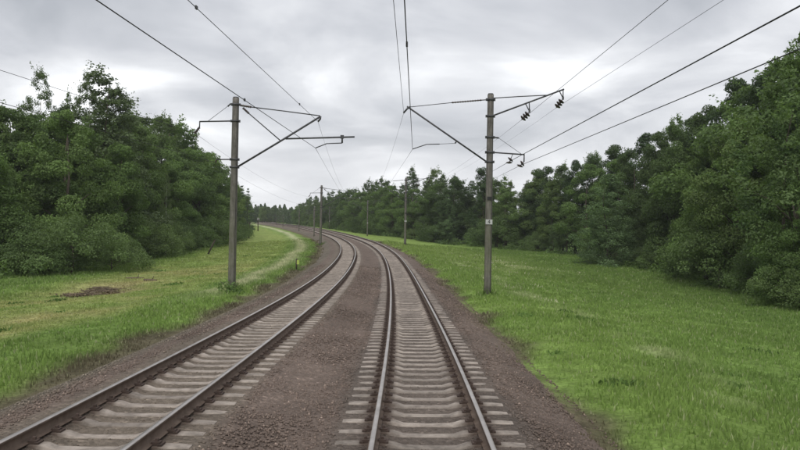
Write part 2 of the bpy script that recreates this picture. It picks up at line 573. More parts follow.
sb = np.concatenate([np.arange(-40, 6, 3), np.arange(6, 36, .16), np.arange(36, 70, .4), np.arange(70, 140, 1.2), np.arange(140, 430, 3), np.array([440, 470, 520, 580, 640])])
tb = np.unique(np.round(np.concatenate([np.arange(-7.75, 2.96, .16), [-7.75, 2.95]]), 3))
bal = grid_mesh("ballast_bed", sb, tb, MB, ballast_col, .004,
                lambda s, t: (fbm(s * 2.3, t * 2.3, 91, 3) - .5) * .015 + (fbm(s / 2.5, t / 1.2, 95, 2) - .5) * .05 * ((np.abs(t) > 1.6) & (np.abs(t + TRACK_GAP) > 1.6)))
tag(link(bpy.data.objects.new("ballast_bed", bal)), "brownish grey crushed stone bed under both railway tracks", kind="structure")


# ------------------------------------------------------------------ the two tracks
RAIL_PROFILE = [(-.075, -.18), (.075, -.18), (.075, -.168), (.012, -.148), (.010, -.05), (.036, -.038), (.0365, -.010), (.030, 0.0), (-.030, 0.0), (-.0365, -.010), (-.036, -.038), (-.010, -.05), (-.012, -.148), (-.075, -.168)]


def make_rail(off, rise, tilt):
    s = np.concatenate([np.arange(-12, 120, 1.0), np.arange(120, 424, 2.0)])
    n = len(RAIL_PROFILE)
    P = np.concatenate([place(s, off + px, rise + tilt + pz) for px, pz in RAIL_PROFILE]).reshape(n, len(s), 3).transpose(1, 0, 2).reshape(-1, 3)
    i, k = np.meshgrid(np.arange(len(s) - 1), np.arange(n), indexing='ij')
    k2 = (k + 1) % n
    F = np.stack([i * n + k, i * n + k2, (i + 1) * n + k2, (i + 1) * n + k], -1).reshape(-1, 4)
    mi = np.isin(k.ravel(), (6, 7, 8)).astype(int)
    return fast_mesh("rail", P, F, [MRUST, MTOP], False, None, mi)


def sleeper_mesh():
    # stations along the sleeper: x, half width at top, half width at bottom, top z, bottom z (0 = seat level)
    st = [(-1.35, .076, .14, -.012, -.20), (-1.18, .080, .15, .0, -.20), (-.60, .080, .15, .004, -.20), (-.52, .080, .145, -.004, -.20), (-.38, .076, .13, -.050, -.20), (0, .074, .125, -.058, -.20)]
    st = st + [(-a, b, c, d, e) for a, b, c, d, e in st[-2::-1]]
    v, f = [], []
    for x, b, c, d, e in st: v += [(x, -c, e), (x, -b - .01, d - .012), (x, -b, d), (x, b, d), (x, b + .01, d - .012), (x, c, e)]
    n = 6
    for i in range(len(st) - 1):
        for k in range(n - 1):
            f.append((i * n + k, (i + 1) * n + k, (i + 1) * n + k + 1, i * n + k + 1))
    f.append((0, 1, 2, 3, 4, 5)); f.append(tuple((len(st) - 1) * n + k for k in (5, 4, 3, 2, 1, 0)))
    me = bpy.data.meshes.new("sleeper"); me.from_pydata(v, [], f); me.materials.append(MSL); me.update()
    return me


SL = sleeper_mesh(); SPACING = 0.612; SEAT = -.192


def fastening(b, m):
    for sx in (-1, 1):
        b.box((sx * .115, 0, .022), (.055, .05, .022), m)
        b.box((sx * .118, 0, .062), (.020, .020, .020), m)
        b.box((sx * .175, 0, .012), (.028, .075, .012), m)


def make_track(off, rise, s0, label):
    root = empty("railway_track", place(s0, off, rise))
    tag(root, label, "railway track")
    inv = Matrix.Translation(-Vector(root.location))
    for sg in (-1, 1):
        o = link(bpy.data.objects.new("rail", make_rail(off + sg * GAUGE / 2, rise, sg * GAUGE / 2 * CANT)), root)
        o.data.transform(inv)
    far, fast, farf = Build(), Build(), Build()
    k, s = 0, s0
    svs = [[q.co.copy() for q in SL.vertices], [tuple(p.vertices) for p in SL.polygons]]
    while s < 420:
        x, y, z, th = (float(q) for q in centre(s))
        p = Vector((x + off * math.cos(th), y + off * math.sin(th), z + rise + SEAT))
        rz = th + random.gauss(0, .006)
        m = Matrix.Translation(p + Vector((0, 0, random.gauss(0, .004)))) @ Matrix.Rotation(rz, 4, 'Z') @ Matrix.Rotation(-math.atan(CANT), 4, 'Y')
        if k < 300:
            o = bpy.data.objects.new("sleeper", SL); link(o, root)
            o.matrix_local = inv @ m
        else:
            far.add([(inv @ m) @ q for q in svs[0]], svs[1])
        if s < 75:
            for sg in (-1, 1): fastening(fast, inv @ m @ Matrix.Translation((sg * GAUGE / 2, 0, .004)))
        s += SPACING; k += 1
    tag(far.obj("distant_sleepers", MSL, root), kind="stuff")
    tag(fast.obj("rail_fastenings", MCLAMP, root), kind="stuff")
    return root


make_track(0.0, 0.0, 3.0, "right-hand railway track running straight ahead, bright rails on concrete sleepers")
make_track(-TRACK_GAP, LEFT_RISE, 3.2, "left-hand railway track with dark rusty rails curving away beside the left meadow")


# loose stones lying on the ballast
def stones():
    n = 60000
    u = RNG.random(n)
    s = 7.5 * (60 / 7.5) ** (u ** 1.15)
    t = RNG.uniform(-7.7, 3.1, n)
    crib = (np.abs(t) < 1.4) | (np.abs(t + TRACK_GAP) < 1.4)
    ok = ~crib | (RNG.random(n) < .3)
    s, t = s[ok], t[ok]; n = len(s); crib = crib[ok]
    size = RNG.uniform(.010, .025, n) * (1 + s / 50) * np.where(crib, .6, 1)
    P = place(s, t, ground_rel(s, t) + size * .3)
    base = np.array([(1, 0, 0), (0, 1, 0), (-1, 0, 0), (0, -1, 0), (0, 0, .8), (0, 0, -.6)])
    V = base[None] * (1 + RNG.normal(0, .28, (n, 6, 1)))
    a = RNG.uniform(0, 6.28, n); ca, sa = np.cos(a)[:, None], np.sin(a)[:, None]
    V = np.stack([V[..., 0] * ca - V[..., 1] * sa, V[..., 0] * sa + V[..., 1] * ca, V[..., 2]], -1)
    V = V * size[:, None, None] + P[:, None]
    f = np.array([(0, 1, 4), (1, 2, 4), (2, 3, 4), (3, 0, 4), (1, 0, 5), (2, 1, 5), (3, 2, 5), (0, 3, 5)])
    F = (f[None] + (np.arange(n) * 6)[:, None, None]).reshape(-1, 3)
    c = ballast_col(s, t) * 1.05
    c4 = np.repeat(np.concatenate([c, np.ones((n, 1))], 1), 6, 0)
    me = fast_mesh("ballast_gravel", V.reshape(-1, 3), F, [MBS], False, {"tint": ('FLOAT_COLOR', c4), "rnd": ('FLOAT', np.repeat(RNG.random(n), 6))})
    tag(link(bpy.data.objects.new("ballast_gravel", me)), "loose brown and grey stones scattered over the track bed", kind="stuff")


stones()


# ------------------------------------------------------------------ grass
def blades(name, s, t, h, w, col, label, lean=.5):
    n = len(s)
    P = ground(s, t, -.02)
    a = RNG.uniform(0, 6.283, n)
    d = np.stack([np.cos(a), np.sin(a), np.zeros(n)], 1)
    b = RNG.uniform(0, 6.283, n); ln = np.stack([np.cos(b), np.sin(b), np.zeros(n)], 1) * (h * lean * RNG.random(n))[:, None]
    tip = P + ln + np.stack([0 * h, 0 * h, h], 1)
    mid = P + ln * .3 + np.stack([0 * h, 0 * h, h * .55], 1)
    V = np.stack([P - d * w[:, None], P + d * w[:, None], mid + d * (w * .75)[:, None], tip, mid - d * (w * .75)[:, None]], 1).reshape(-1, 3)
    k = (np.arange(n) * 5)[:, None]
    F = np.concatenate([k + np.array([[0, 1, 2]]), k + np.array([[0, 2, 4]]), k + np.array([[4, 2, 3]])])
    c4 = np.repeat(np.concatenate([col, np.ones((n, 1))], 1), 5, 0)
    me = fast_mesh(name, V, F, [MGRASS], False, {"tint": ('FLOAT_COLOR', c4)})
    tag(link(bpy.data.objects.new(name, me)), label, kind="stuff")


def lay_grass(n, t0, t1, edge, s0, s1, name, label, tall=1.0):
    u = RNG.random(n)
    s = s0 * (s1 / s0) ** (u ** .92)
    t = t0 + (t1 - t0) * RNG.random(n)
    cl = fbm(s / 1.4, t / 1.2, 131, 3)
    keep = RNG.random(n) < np.clip(cl * 2.1 - .25, .12, 1)
    e = edge(s, t)
    keep &= RNG.random(n) < e
    if t1 < 0: keep &= RNG.random(n) > .8 * np.exp(-((t + 18.7) / 1.5) ** 2 - ((s - 45.5) / 4.5) ** 2)
    s, t, cl, e = s[keep], t[keep], cl[keep], e[keep]
    m = len(s)
    h = (.05 + .13 * RNG.random(m) * (.3 + cl)) * (1 + s / 110) * tall * (.5 + .5 * e)
    if t1 < 0: h = h * np.where((t < -11.5) & (t > -23), .55, 1.0)
    w = .010 * (1 + s / 16) * RNG.uniform(.7, 1.3, m)
    c = turf(s, t) * RNG.uniform(.86, 1.18, m)[:, None]
    straw = RNG.random(m) < .08
    c[straw] = c[straw] * .5 + C_PALE * .5
    blades(name, s, t, h, w, c, label)


lay_grass(260000, 2.2, 33, lambda s, t: sm(t + (fbm(s / 1.5, t / 1.2, 5, 3) - .5) * 2.4, 2.5, 3.7), 7.5, 125, "meadow_grass", "thick bright green grass of the right-hand meadow")
lay_grass(190000, -33, -7.0, lambda s, t: sm(-t + (fbm(s / 1.5, t / 1.2, 5, 3) - .5) * 1.8, 7.4, 8.5), 12, 130, "meadow_grass", "short green and straw coloured grass of the left-hand meadow")


def weeds():
    """darker broad-leaved tufts and pale flower heads standing in the grass"""
    S, T, H, W, C = [], [], [], [], []
    for k in range(70):
        if k < 40: s, t = 9 * (100 / 9) ** random.random(), random.uniform(3.4, 26)
        else: s, t = 14 * (90 / 14) ** random.random(), random.uniform(-24, -8.6)
        big = random.uniform(.5, 1.3)
        q = int(70 * big)
        S.append(s + RNG.normal(0, .22 * big, q)); T.append(t + RNG.normal(0, .22 * big, q))
        H.append(RNG.uniform(.06, .17, q) * big); W.append(RNG.uniform(.02, .05, q) * (1 + s / 60))
        base = np.array([.115, .190, .050]) * random.uniform(.8, 1.2)
        C.append(base[None] * RNG.uniform(.7, 1.3, (q, 1)))
    for (ms, mt) in ((40.5, 4.6), (43, -10.1), (109.5, -7.6), (116.5, 6.2), (60.5, -8.3)):
        q = 120
        S.append(ms + RNG.normal(0, .35, q)); T.append(mt + RNG.normal(0, .35, q))
        H.append(RNG.uniform(.15, .5, q)); W.append(RNG.uniform(.012, .03, q)); C.append(C_LUSH[None] * RNG.uniform(.6, 1.1, (q, 1)))
    cat = np.concatenate
    blades("meadow_weeds", cat(S), cat(T), cat(H), cat(W), cat(C), "dark green weed tufts dotted through the meadow grass on both sides", .9)
    S, T, C = [], [], []
    for k in range(46):
        s, t = (random.gauss(86, 9), random.gauss(13.5, 2.4)) if k < 34 else (random.uniform(42, 80), random.gauss(8.5, 1.2))
        q = random.randint(6, 20)
        S.append(s + RNG.normal(0, .7, q)); T.append(t + RNG.normal(0, .4, q))
    S, T = cat(S), cat(T); q = len(S)
    blades("meadow_flowers", S, T, RNG.uniform(.10, .26, q), np.full(q, .022) * (1 + S / 40), np.tile([.55, .56, .36], (q, 1)) * RNG.uniform(.7, 1.1, (q, 1)), "pale flowering grass heads in the right-hand meadow", .3)


weeds()
# ------------------------------------------------------------------ trees
def rot_basis(n, rng):
    r = rng.normal(size=n.shape); a = np.cross(n, r); a /= np.linalg.norm(a, axis=1)[:, None] + 1e-9
    return a, np.cross(n, a)


def leaf_mesh(name, P, Nn, size, tint, mat, rng, droop=0.0, aspect=.55):
    n = len(P)
    Nn = Nn + rng.normal(0, .55, Nn.shape); Nn /= np.linalg.norm(Nn, axis=1)[:, None] + 1e-9
    a, b = rot_basis(Nn, rng)
    a[:, 2] -= droop; a /= np.linalg.norm(a, axis=1)[:, None]
    L = size[:, None]
    V = np.stack([P - a * L, P + b * L * aspect + Nn * L * .12, P + a * L, P - b * L * aspect + Nn * L * .12], 1).reshape(-1, 3)
    k = (np.arange(n) * 4)[:, None]
    F = np.concatenate([k + np.array([[0, 1, 2]]), k + np.array([[0, 2, 3]])])
    return fast_mesh(name, V, F, [mat], False, {"tint": ('FLOAT', np.repeat(np.clip(tint, 0, 1), 4))})


def trunk_mesh(H, r, limbs, mat, seed, zmax=.9):
    rnd = random.Random(seed)
    b = Build()
    pts, rr = [], []
    x = y = 0
    for i in range(7):
        q = i / 6
        pts.append((x, y, H * zmax * q - (.3 if i == 0 else 0))); rr.append(r * (1.25 if i == 0 else 1) * (1 - .88 * q))
        x += rnd.gauss(0, .10); y += rnd.gauss(0, .10)
    b.tube(pts, rr, 7)
    for c in limbs:
        q = max(.08, min(.86, (c[2] / H) * .78 - .04))
        i = min(5, int(q / zmax * 6)); f = q / zmax * 6 - i
        p0 = Vector(pts[i]).lerp(Vector(pts[i + 1]), max(0, min(1, f)))
        p2 = Vector(c); p1 = p0.lerp(p2, .5) + Vector((0, 0, .12 * (p2 - p0).length))
        r0 = r * .42 * (1 - .7 * q)
        b.tube([p0, p1, p2], [r0, r0 * .6, r0 * .2], 5, False)
    return b.mesh("trunk", mat)


def make_crown(kind, seed):
    """native size: H metres; returns H, crown mesh, trunk mesh"""
    rng = np.random.default_rng(seed); rnd = random.Random(seed)
    lobes = []
    if kind in ('oak', 'alder', 'aspen', 'birch', 'sapling', 'poplar', 'lime', 'cone', 'elm'):
        H, R, zb, nl, per, lr, size = {'elm': (13, 3.4, .08, 56, 440, (.8, 1.5), .098), 'lime': (12, 3.6, .05, 62, 450, (.7, 1.45), .10), 'cone': (11, 3.3, .01, 210, 230, (.4, .8), .085),
                                       'oak': (12, 4.1, .10, 52, 460, (.9, 1.7), .103), 'alder': (13, 3.1, .10, 54, 460, (.75, 1.4), .095),
                                       'aspen': (15, 2.9, .16, 85, 180, (.5, 1.0), .10), 'poplar': (14, 2.6, .03, 200, 190, (.4, .85), .09), 'birch': (15, 2.6, .2, 150, 260, (.45, .9), .075),
                                       'sapling': (6, 1.75, .04, 70, 260, (.35, .65), .068)}[kind]
        ph = [rnd.uniform(0, 6.28) for _ in range(4)]
        for k in range(nl):
            q = rnd.random() ** .85
            z = zb + (1 - zb) * q
            if kind == 'oak': env = math.sin(math.pi * min(1, .18 + .80 * q)) ** .6
            elif kind == 'alder': env = (math.sin(math.pi * min(1, .25 + .73 * q)) ** .8)
            elif kind == 'poplar': env = min(1, (1 - q) ** .5 * 1.3) * (.75 + .25 * min(1, q * 5))
            elif kind == 'cone': env = (1 - q) ** .62 * .98 * (.8 + .2 * min(1, q * 6)) + .03
            elif kind == 'lime': env = math.sin(math.pi * min(1, .26 + .72 * q)) ** .7
            elif kind == 'sapling': env = (1 - q) ** .75 * .95 + .08
            else: env = math.sin(math.pi * min(1, .15 + .83 * q)) ** .9
            an = rnd.uniform(0, 6.283)
            env *= 1 + .22 * math.sin(2 * an + ph[0] + 3 * q) + .16 * math.sin(3 * an + ph[1] - 6 * q)
            rad = R * env * (rnd.uniform(.0, 1.0) ** .6 if kind in ('poplar', 'cone') else rnd.uniform(.35, 1.0) ** .6)
            r = rnd.uniform(*lr) * (1.15 - .68 * q)
            lobes.append((rad * math.cos(an) * .92, rad * math.sin(an) * .92, min(H * z, H - r * .5), r))
        squash, upb = .72, .35
        droop = .55 if kind in ('birch', 'aspen') else .1
    elif kind == 'shrub':
        H, R, nl, per, size, droop, squash, upb = 4, 3.0, 66, 430, .062, .1, .75, .4
        for k in range(nl):
            an = rnd.uniform(0, 6.283); q = rnd.random() ** .5
            rad = R * q * (1 + .2 * math.sin(3 * an + seed))
            top = H * (1 - .62 * q ** 2.2) * rnd.uniform(.82, 1.0)
            r = rnd.uniform(.4, .75)
            lobes.append((rad * math.cos(an), rad * math.sin(an), max(.25, top * rnd.uniform(.25, 1) ** .5 - r * .5), r))
    else:  # spruce: tiers of drooping boughs
        H, R, nl, per, size, droop, squash, upb = 13, 2.5, 0, 60, .13, .5, .38, .2
        for k in range(170):
            q = rnd.random() ** 1.25
            an = rnd.uniform(0, 6.283)
            rad = R * (1 - q) ** .85 * rnd.uniform(.45, 1.0) + .05
            tier = (math.floor(q * 15) + rnd.uniform(0, .45)) / 15
            lobes.append((rad * math.cos(an), rad * math.sin(an), H * (.05 + .93 * tier) - rad * .22, .28 + .45 * (1 - q)))
    P, Nn, T, Z = [], [], [], []
    for (x, y, z, r) in lobes:
        m = max(12, int(per * (r / .8) ** 1.6)) if kind != 'spruce' else max(20, int(per * r / .5))
        d = rng.normal(size=(m, 3)); d[:, 2] += upb * np.abs(d[:, 2]) ; d /= np.linalg.norm(d, axis=1)[:, None]
        rr = r * (1 + rng.normal(0, .10, m)) * rng.random(m) ** (.25 if kind == 'cone' else .5 if kind in ('poplar', 'birch', 'aspen') else .2)
        p = d * rr[:, None]; p[:, 2] *= squash
        P.append(p + np.array([x, y, z])); 
        out = d.copy(); out[:, 2] += .5; out += np.array([x, y, 0]) / (np.linalg.norm([x, y]) + .6) * .5
        Nn.append(out / np.linalg.norm(out, axis=1)[:, None])
        T.append(np.full(m, .5 + rng.normal(0, .16)) + rng.normal(0, .12, m))
    if kind in ('birch', 'aspen', 'alder', 'poplar', 'oak'):   # loose sprays sticking out of the top and sides
        for k in range(60 if kind in ('birch', 'aspen', 'poplar') else 70):
            x, y, z, r = rnd.choice(lobes)
            if z < H * .45: continue
            d = np.array([x * .35 + rnd.gauss(0, .4), y * .35 + rnd.gauss(0, .4), rnd.uniform(.3, 1.3)]); d /= np.linalg.norm(d)
            m = 26; q = rng.random(m) * rnd.uniform(.7, 1.5) * (.6 + r * .6)
            P.append(np.array([x, y, z]) + d * q[:, None] + rng.normal(0, .10, (m, 3))); Nn.append(np.tile(d, (m, 1)) * .3 + rng.normal(0, .6, (m, 3)))
            T.append(np.full(m, .58) + rng.normal(0, .1, m))
    P, Nn, T = np.concatenate(P), np.concatenate(Nn), np.concatenate(T)
    P[:, 2] = np.maximum(P[:, 2], .03)
    P[:, 2] *= H / P[:, 2].max()
    sz = size * rng.uniform(.6, 1.25, len(P))
    crown = leaf_mesh("crown", P, Nn, sz, T, LEAF[kind], rng, droop, .55 if kind != 'spruce' else .22)
    big = sorted(lobes, key=lambda q: -q[3])[:8 if kind in ('birch', 'aspen') else 18] if kind != 'spruce' else []
    tr = {'elm': .19, 'lime': .22, 'cone': .10, 'oak': .24, 'alder': .17, 'aspen': .15, 'birch': .12, 'poplar': .13, 'spruce': .15, 'shrub': .05, 'sapling': .05}[kind]
    trunk = trunk_mesh(H, tr, [q[:3] for q in big], MBIRCH if kind == 'birch' else MBARK, seed, .93 if kind == 'spruce' else .85)
    return H, crown, trunk


PROTO = {}
for kind, cnt in (('oak', 3), ('alder', 4), ('aspen', 2), ('birch', 2), ('poplar', 4), ('spruce', 2), ('elm', 3), ('lime', 2), ('cone', 2), ('shrub', 4), ('sapling', 2)):
    PROTO[kind] = [make_crown(kind, 100 + 13 * i + sum(map(ord, kind))) for i in range(cnt)]
NAMES = {'elm': 'deciduous_tree', 'lime': 'deciduous_tree', 'cone': 'young_birch_tree', 'oak': 'deciduous_tree', 'alder': 'deciduous_tree', 'aspen': 'aspen_tree', 'birch': 'birch_tree', 'poplar': 'slender_tree', 'spruce': 'spruce_tree', 'shrub': 'shrub', 'sapling': 'young_tree'}
LOOK = {'lime': "bright green leafy tree", 'elm': "dark upright leafy tree", 'oak': "broad-crowned leafy tree", 'alder': "narrow dense leafy tree", 'aspen': "slender feathery-topped tree", 'birch': "airy sparse-topped birch",
        'poplar': "slender grey-green tree", 'spruce': "dark pointed spruce", 'shrub': "low round bush", 'sapling': "young light green tree"}
ZONE = {'RB': "in the back row of the wood behind the right-hand meadow", 'RF': "in the front row of the wood behind the right-hand meadow", 'RS': "at the foot of the wood edging the right-hand meadow",
        'FB': "in the back row of the far wood outside the bend", 'FF': "in the front row of the far wood outside the bend", 'FS': "on the verge before the far wood outside the bend",
        'LB': "in the back row of the wood behind the left-hand meadow", 'LF': "in the front row of the wood behind the left-hand meadow", 'LS': "at the foot of the wood edging the left-hand meadow",
        'GF': "in the clump inside the far bend, left of the tracks", 'END': "in the wood closing the far end of the valley"}
TREES = """
alder 59.7 37.5 23.0 RB 0
oak 65.1 39.4 22.8 RB 0
alder 69.4 39.3 23.0 RB 0
elm 74.6 40.9 23.0 RB 0
oak 79.3 41.0 22.2 RB 0
elm 84.0 41.5 23.0 RB 0
elm 89.5 41.2 20.8 RB 0
elm 94.7 42.5 20.2 RB 0
aspen 98.7 41.9 21.1 RB 0
elm 106.2 41.7 19.3 RB 0
alder 111.2 40.3 18.1 RB 0
elm 115.8 40.8 18.6 RB 0
aspen 119.6 39.5 17.9 RB 0
aspen 125.1 36.5 16.5 RB 0
elm 129.4 35.0 15.4 RB 0
elm 134.3 34.9 15.3 RB 0
aspen 141.1 31.0 14.7 RB 0
aspen 146.2 29.7 14.5 RB 0
elm 147.9 28.5 16.3 RB 0
aspen 51.0 32.5 15.8 RF 0
lime 55.9 32.4 14.6 RF 0
oak 61.6 33.0 16.0 RF 1
oak 67.8 35.8 13.7 RF 2
elm 75.7 35.5 15.4 RF 3
aspen 80.8 35.5 12.9 RF 4
elm 86.3 36.9 16.7 RF 5
elm 91.3 35.8 15.0 RF 6
elm 98.6 37.4 12.3 RF 7
lime 104.0 35.7 14.8 RF 8
lime 110.9 34.7 14.7 RF 9
aspen 115.9 33.3 9.5 RF 10
alder 120.6 32.5 12.9 RF 11
elm 129.3 32.4 11.0 RF 12
lime 132.7 28.3 11.3 RF 13
elm 140.3 26.7 12.4 RF 14
elm 148.7 22.8 13.8 RF 15
sapling 45.0 26.9 6.4 RS 0
shrub 55.3 29.2 4.8 RS 1
shrub 63.5 28.9 6.5 RS 3
sapling 68.5 31.5 6.5 RS 2
sapling 75.7 30.9 5.6 RS 4
sapling 116.4 31.0 5.1 RS 5
shrub 121.9 30.1 3.6 RS 6
shrub 132.3 26.6 6.4 RS 7
sapling 139.4 23.9 4.4 RS 8
sapling 147.0 20.8 6.5 RS 9
alder 129.0 33.3 14.0 FB 0
poplar 132.0 32.0 12.9 FB 0
alder 135.6 29.7 13.4 FB 0
alder 141.4 29.5 13.8 FB 0
poplar 146.8 27.7 13.8 FB 0
alder 152.4 25.2 14.4 FB 0
poplar 156.2 25.1 15.2 FB 0
poplar 161.1 24.0 15.8 FB 0
alder 164.9 23.2 17.3 FB 0
poplar 171.5 23.5 15.6 FB 0
poplar 174.9 20.8 16.3 FB 0
poplar 180.9 21.8 18.5 FB 0
poplar 186.2 20.8 14.0 FB 0
poplar 193.1 20.5 13.9 FB 0
alder 200.2 20.0 15.4 FB 0
poplar 207.9 20.1 17.0 FB 0
poplar 214.4 20.3 16.2 FB 0
poplar 219.8 19.2 16.9 FB 0
poplar 227.7 19.7 15.8 FB 0
poplar 236.3 19.1 14.3 FB 0
poplar 241.8 19.2 14.7 FB 0
alder 249.4 19.3 15.1 FB 0
alder 258.3 18.8 14.2 FB 0
alder 267.2 18.4 13.7 FB 0
poplar 275.6 20.0 15.2 FB 0
poplar 286.0 18.9 15.3 FB 0
poplar 297.9 19.3 15.2 FB 0
poplar 306.1 18.4 13.9 FB 0
alder 317.3 19.9 13.9 FB 0
poplar 328.3 18.4 14.1 FB 0
poplar 339.8 19.0 14.9 FB 0
poplar 350.2 19.6 13.8 FB 0
poplar 359.4 18.6 15.1 FB 0
alder 374.4 18.3 14.6 FB 0
poplar 386.3 19.4 15.4 FB 0
oak 151.1 20.5 13.3 FF 1
poplar 156.3 21.0 14.1 FF 2
poplar 161.2 20.2 13.6 FF 3
oak 166.5 18.9 12.3 FF 4
poplar 170.4 18.0 13.1 FF 5
oak 176.1 16.1 11.6 FF 6
oak 181.7 16.7 13.4 FF 7
oak 186.4 16.1 12.6 FF 8
oak 191.8 15.5 12.2 FF 9
alder 196.5 15.6 14.3 FF 10
oak 204.4 14.7 10.8 FF 11
oak 210.7 14.9 12.4 FF 12
alder 215.8 15.1 12.6 FF 13
alder 224.8 15.3 11.2 FF 14
oak 230.9 15.2 13.3 FF 15
alder 239.6 13.6 11.3 FF 16
alder 249.5 15.1 12.9 FF 17
poplar 258.9 14.3 10.5 FF 18
oak 266.8 14.4 12.2 FF 19
alder 276.3 13.7 9.9 FF 20
alder 287.0 14.5 10.1 FF 21
alder 295.8 13.9 11.6 FF 22
poplar 309.3 13.5 11.6 FF 23
alder 318.6 14.0 11.7 FF 24
alder 329.8 15.0 10.3 FF 25
oak 340.1 14.5 10.0 FF 26
poplar 350.9 14.2 11.6 FF 27
oak 362.0 13.4 11.7 FF 28
poplar 374.1 13.7 11.5 FF 30
oak 389.8 14.7 11.2 FF 29
shrub 149.8 19.2 2.6 FS 0
shrub 162.4 17.2 2.6 FS 0
shrub 175.4 14.5 2.6 FS 0
shrub 193.5 14.1 2.6 FS 0
shrub 206.8 13.5 2.6 FS 0
shrub 225.0 12.5 2.6 FS 0
shrub 251.0 11.7 2.6 FS 0
shrub 268.7 12.0 2.6 FS 0
shrub 291.6 12.1 2.6 FS 0
alder 74.7 -40.9 14.7 LB 0
alder 79.4 -38.5 15.8 LB 0
alder 82.3 -39.6 16.3 LB 0
alder 88.7 -37.3 16.8 LB 0
alder 93.6 -37.1 16.8 LB 0
oak 97.3 -37.3 17.6 LB 0
birch 104.9 -35.3 18.7 LB 0
oak 108.3 -37.1 19.2 LB 0
birch 111.9 -37.0 19.3 LB 0
alder 118.6 -35.5 21.7 LB 0
alder 126.1 -33.7 22.3 LB 0
alder 131.6 -33.6 22.7 LB 0
oak 135.4 -32.6 22.4 LB 0
birch 139.8 -32.1 20.8 LB 0
alder 146.3 -33.5 22.7 LB 0
oak 60.3 -35.1 13.0 LF 0
lime 65.1 -34.1 8.9 LF 1
oak 72.3 -33.9 11.5 LF 2
oak 75.3 -32.5 15.0 LF 4
lime 80.7 -34.5 14.6 LF 3
oak 85.2 -33.4 13.5 LF 5
lime 92.0 -33.1 16.0 LF 6
lime 99.7 -31.6 16.9 LF 7
oak 104.8 -29.2 12.1 LF 8
lime 108.6 -28.8 13.0 LF 9
oak 116.9 -29.8 16.3 LF 10
lime 124.3 -28.1 15.9 LF 11
lime 128.1 -26.6 15.0 LF 13
oak 137.0 -28.3 17.0 LF 12
oak 141.9 -26.9 15.8 LF 14
lime 146.5 -27.1 16.9 LF 15
lime 151.8 -26.7 12.2 LF 16
shrub 74.6 -29.2 4.4 LS 1
sapling 82.1 -28.3 5.0 LS 2
shrub 86.3 -27.5 5.0 LS 3
shrub 93.7 -26.8 5.0 LS 4
shrub 101.9 -27.2 5.0 LS 5
sapling 106.5 -25.7 5.0 LS 6
shrub 111.9 -25.0 3.5 LS 7
shrub 119.8 -24.2 5.0 LS 8
shrub 127.3 -23.6 5.0 LS 9
shrub 133.8 -23.5 5.0 LS 10
shrub 136.3 -22.6 3.8 LS 11
shrub 144.7 -21.7 4.2 LS 12
shrub 153.3 -21.2 1.8 LS 14
shrub 156.5 -21.5 2.6 LS 13
alder 160.5 -24.4 14.8 GF 0
spruce 166.9 -22.0 11.7 GF 0
alder 177.4 -21.6 12.0 GF 0
spruce 184.3 -21.2 11.3 GF 0
spruce 193.7 -21.7 13.2 GF 0
alder 200.8 -20.5 12.4 GF 0
spruce 212.0 -20.4 13.0 GF 0
spruce 223.4 -21.0 14.9 GF 0
spruce 233.3 -19.5 13.2 GF 0
oak 244.8 -19.4 14.2 GF 0
oak 255.6 -19.8 15.4 GF 0
alder 265.5 -18.9 15.7 GF 0
alder 280.8 -19.7 19.1 GF 0
spruce 291.5 -19.6 19.9 GF 0
poplar 436.0 1.9 9.4 END 0
alder 434.0 1.9 9.6 END 0
poplar 432.8 -8.6 8.7 END 0
alder 437.4 -9.2 8.7 END 0
poplar 408.4 4.4 8.6 END 0
poplar 421.6 5.2 9.4 END 0
alder 411.6 -3.6 9.3 END 0
alder 424.3 -5.7 9.0 END 0
alder 408.5 -3.7 9.1 END 0
alder 416.4 -12.4 9.8 END 0
alder 417.5 -2.3 9.5 END 0
alder 417.2 -8.7 9.1 END 0
alder 400.8 -4.4 8.7 END 0
poplar 416.6 -0.8 8.6 END 0
"""


def plant(kind, s, t, h, label, group=None, wide=1.0, variant=None, rz=None, tilt=0.0):
    ps = PROTO[kind]
    H, crown, trunk = ps[random.randrange(len(ps)) if variant is None else variant]
    p = ground(np.array(s), np.array(t), -.05)
    r = empty(NAMES[kind], p, random.uniform(0, 6.28) if rz is None else rz)
    k = h / H
    r.scale = (k * wide, k * wide, k)
    tag(r, label, 'bush' if kind == 'shrub' else 'tree', group)
    link(bpy.data.objects.new("trunk" if kind != 'shrub' else "stem", trunk), r)
    link(bpy.data.objects.new("crown" if kind != 'shrub' else "foliage", crown), r)
    return r


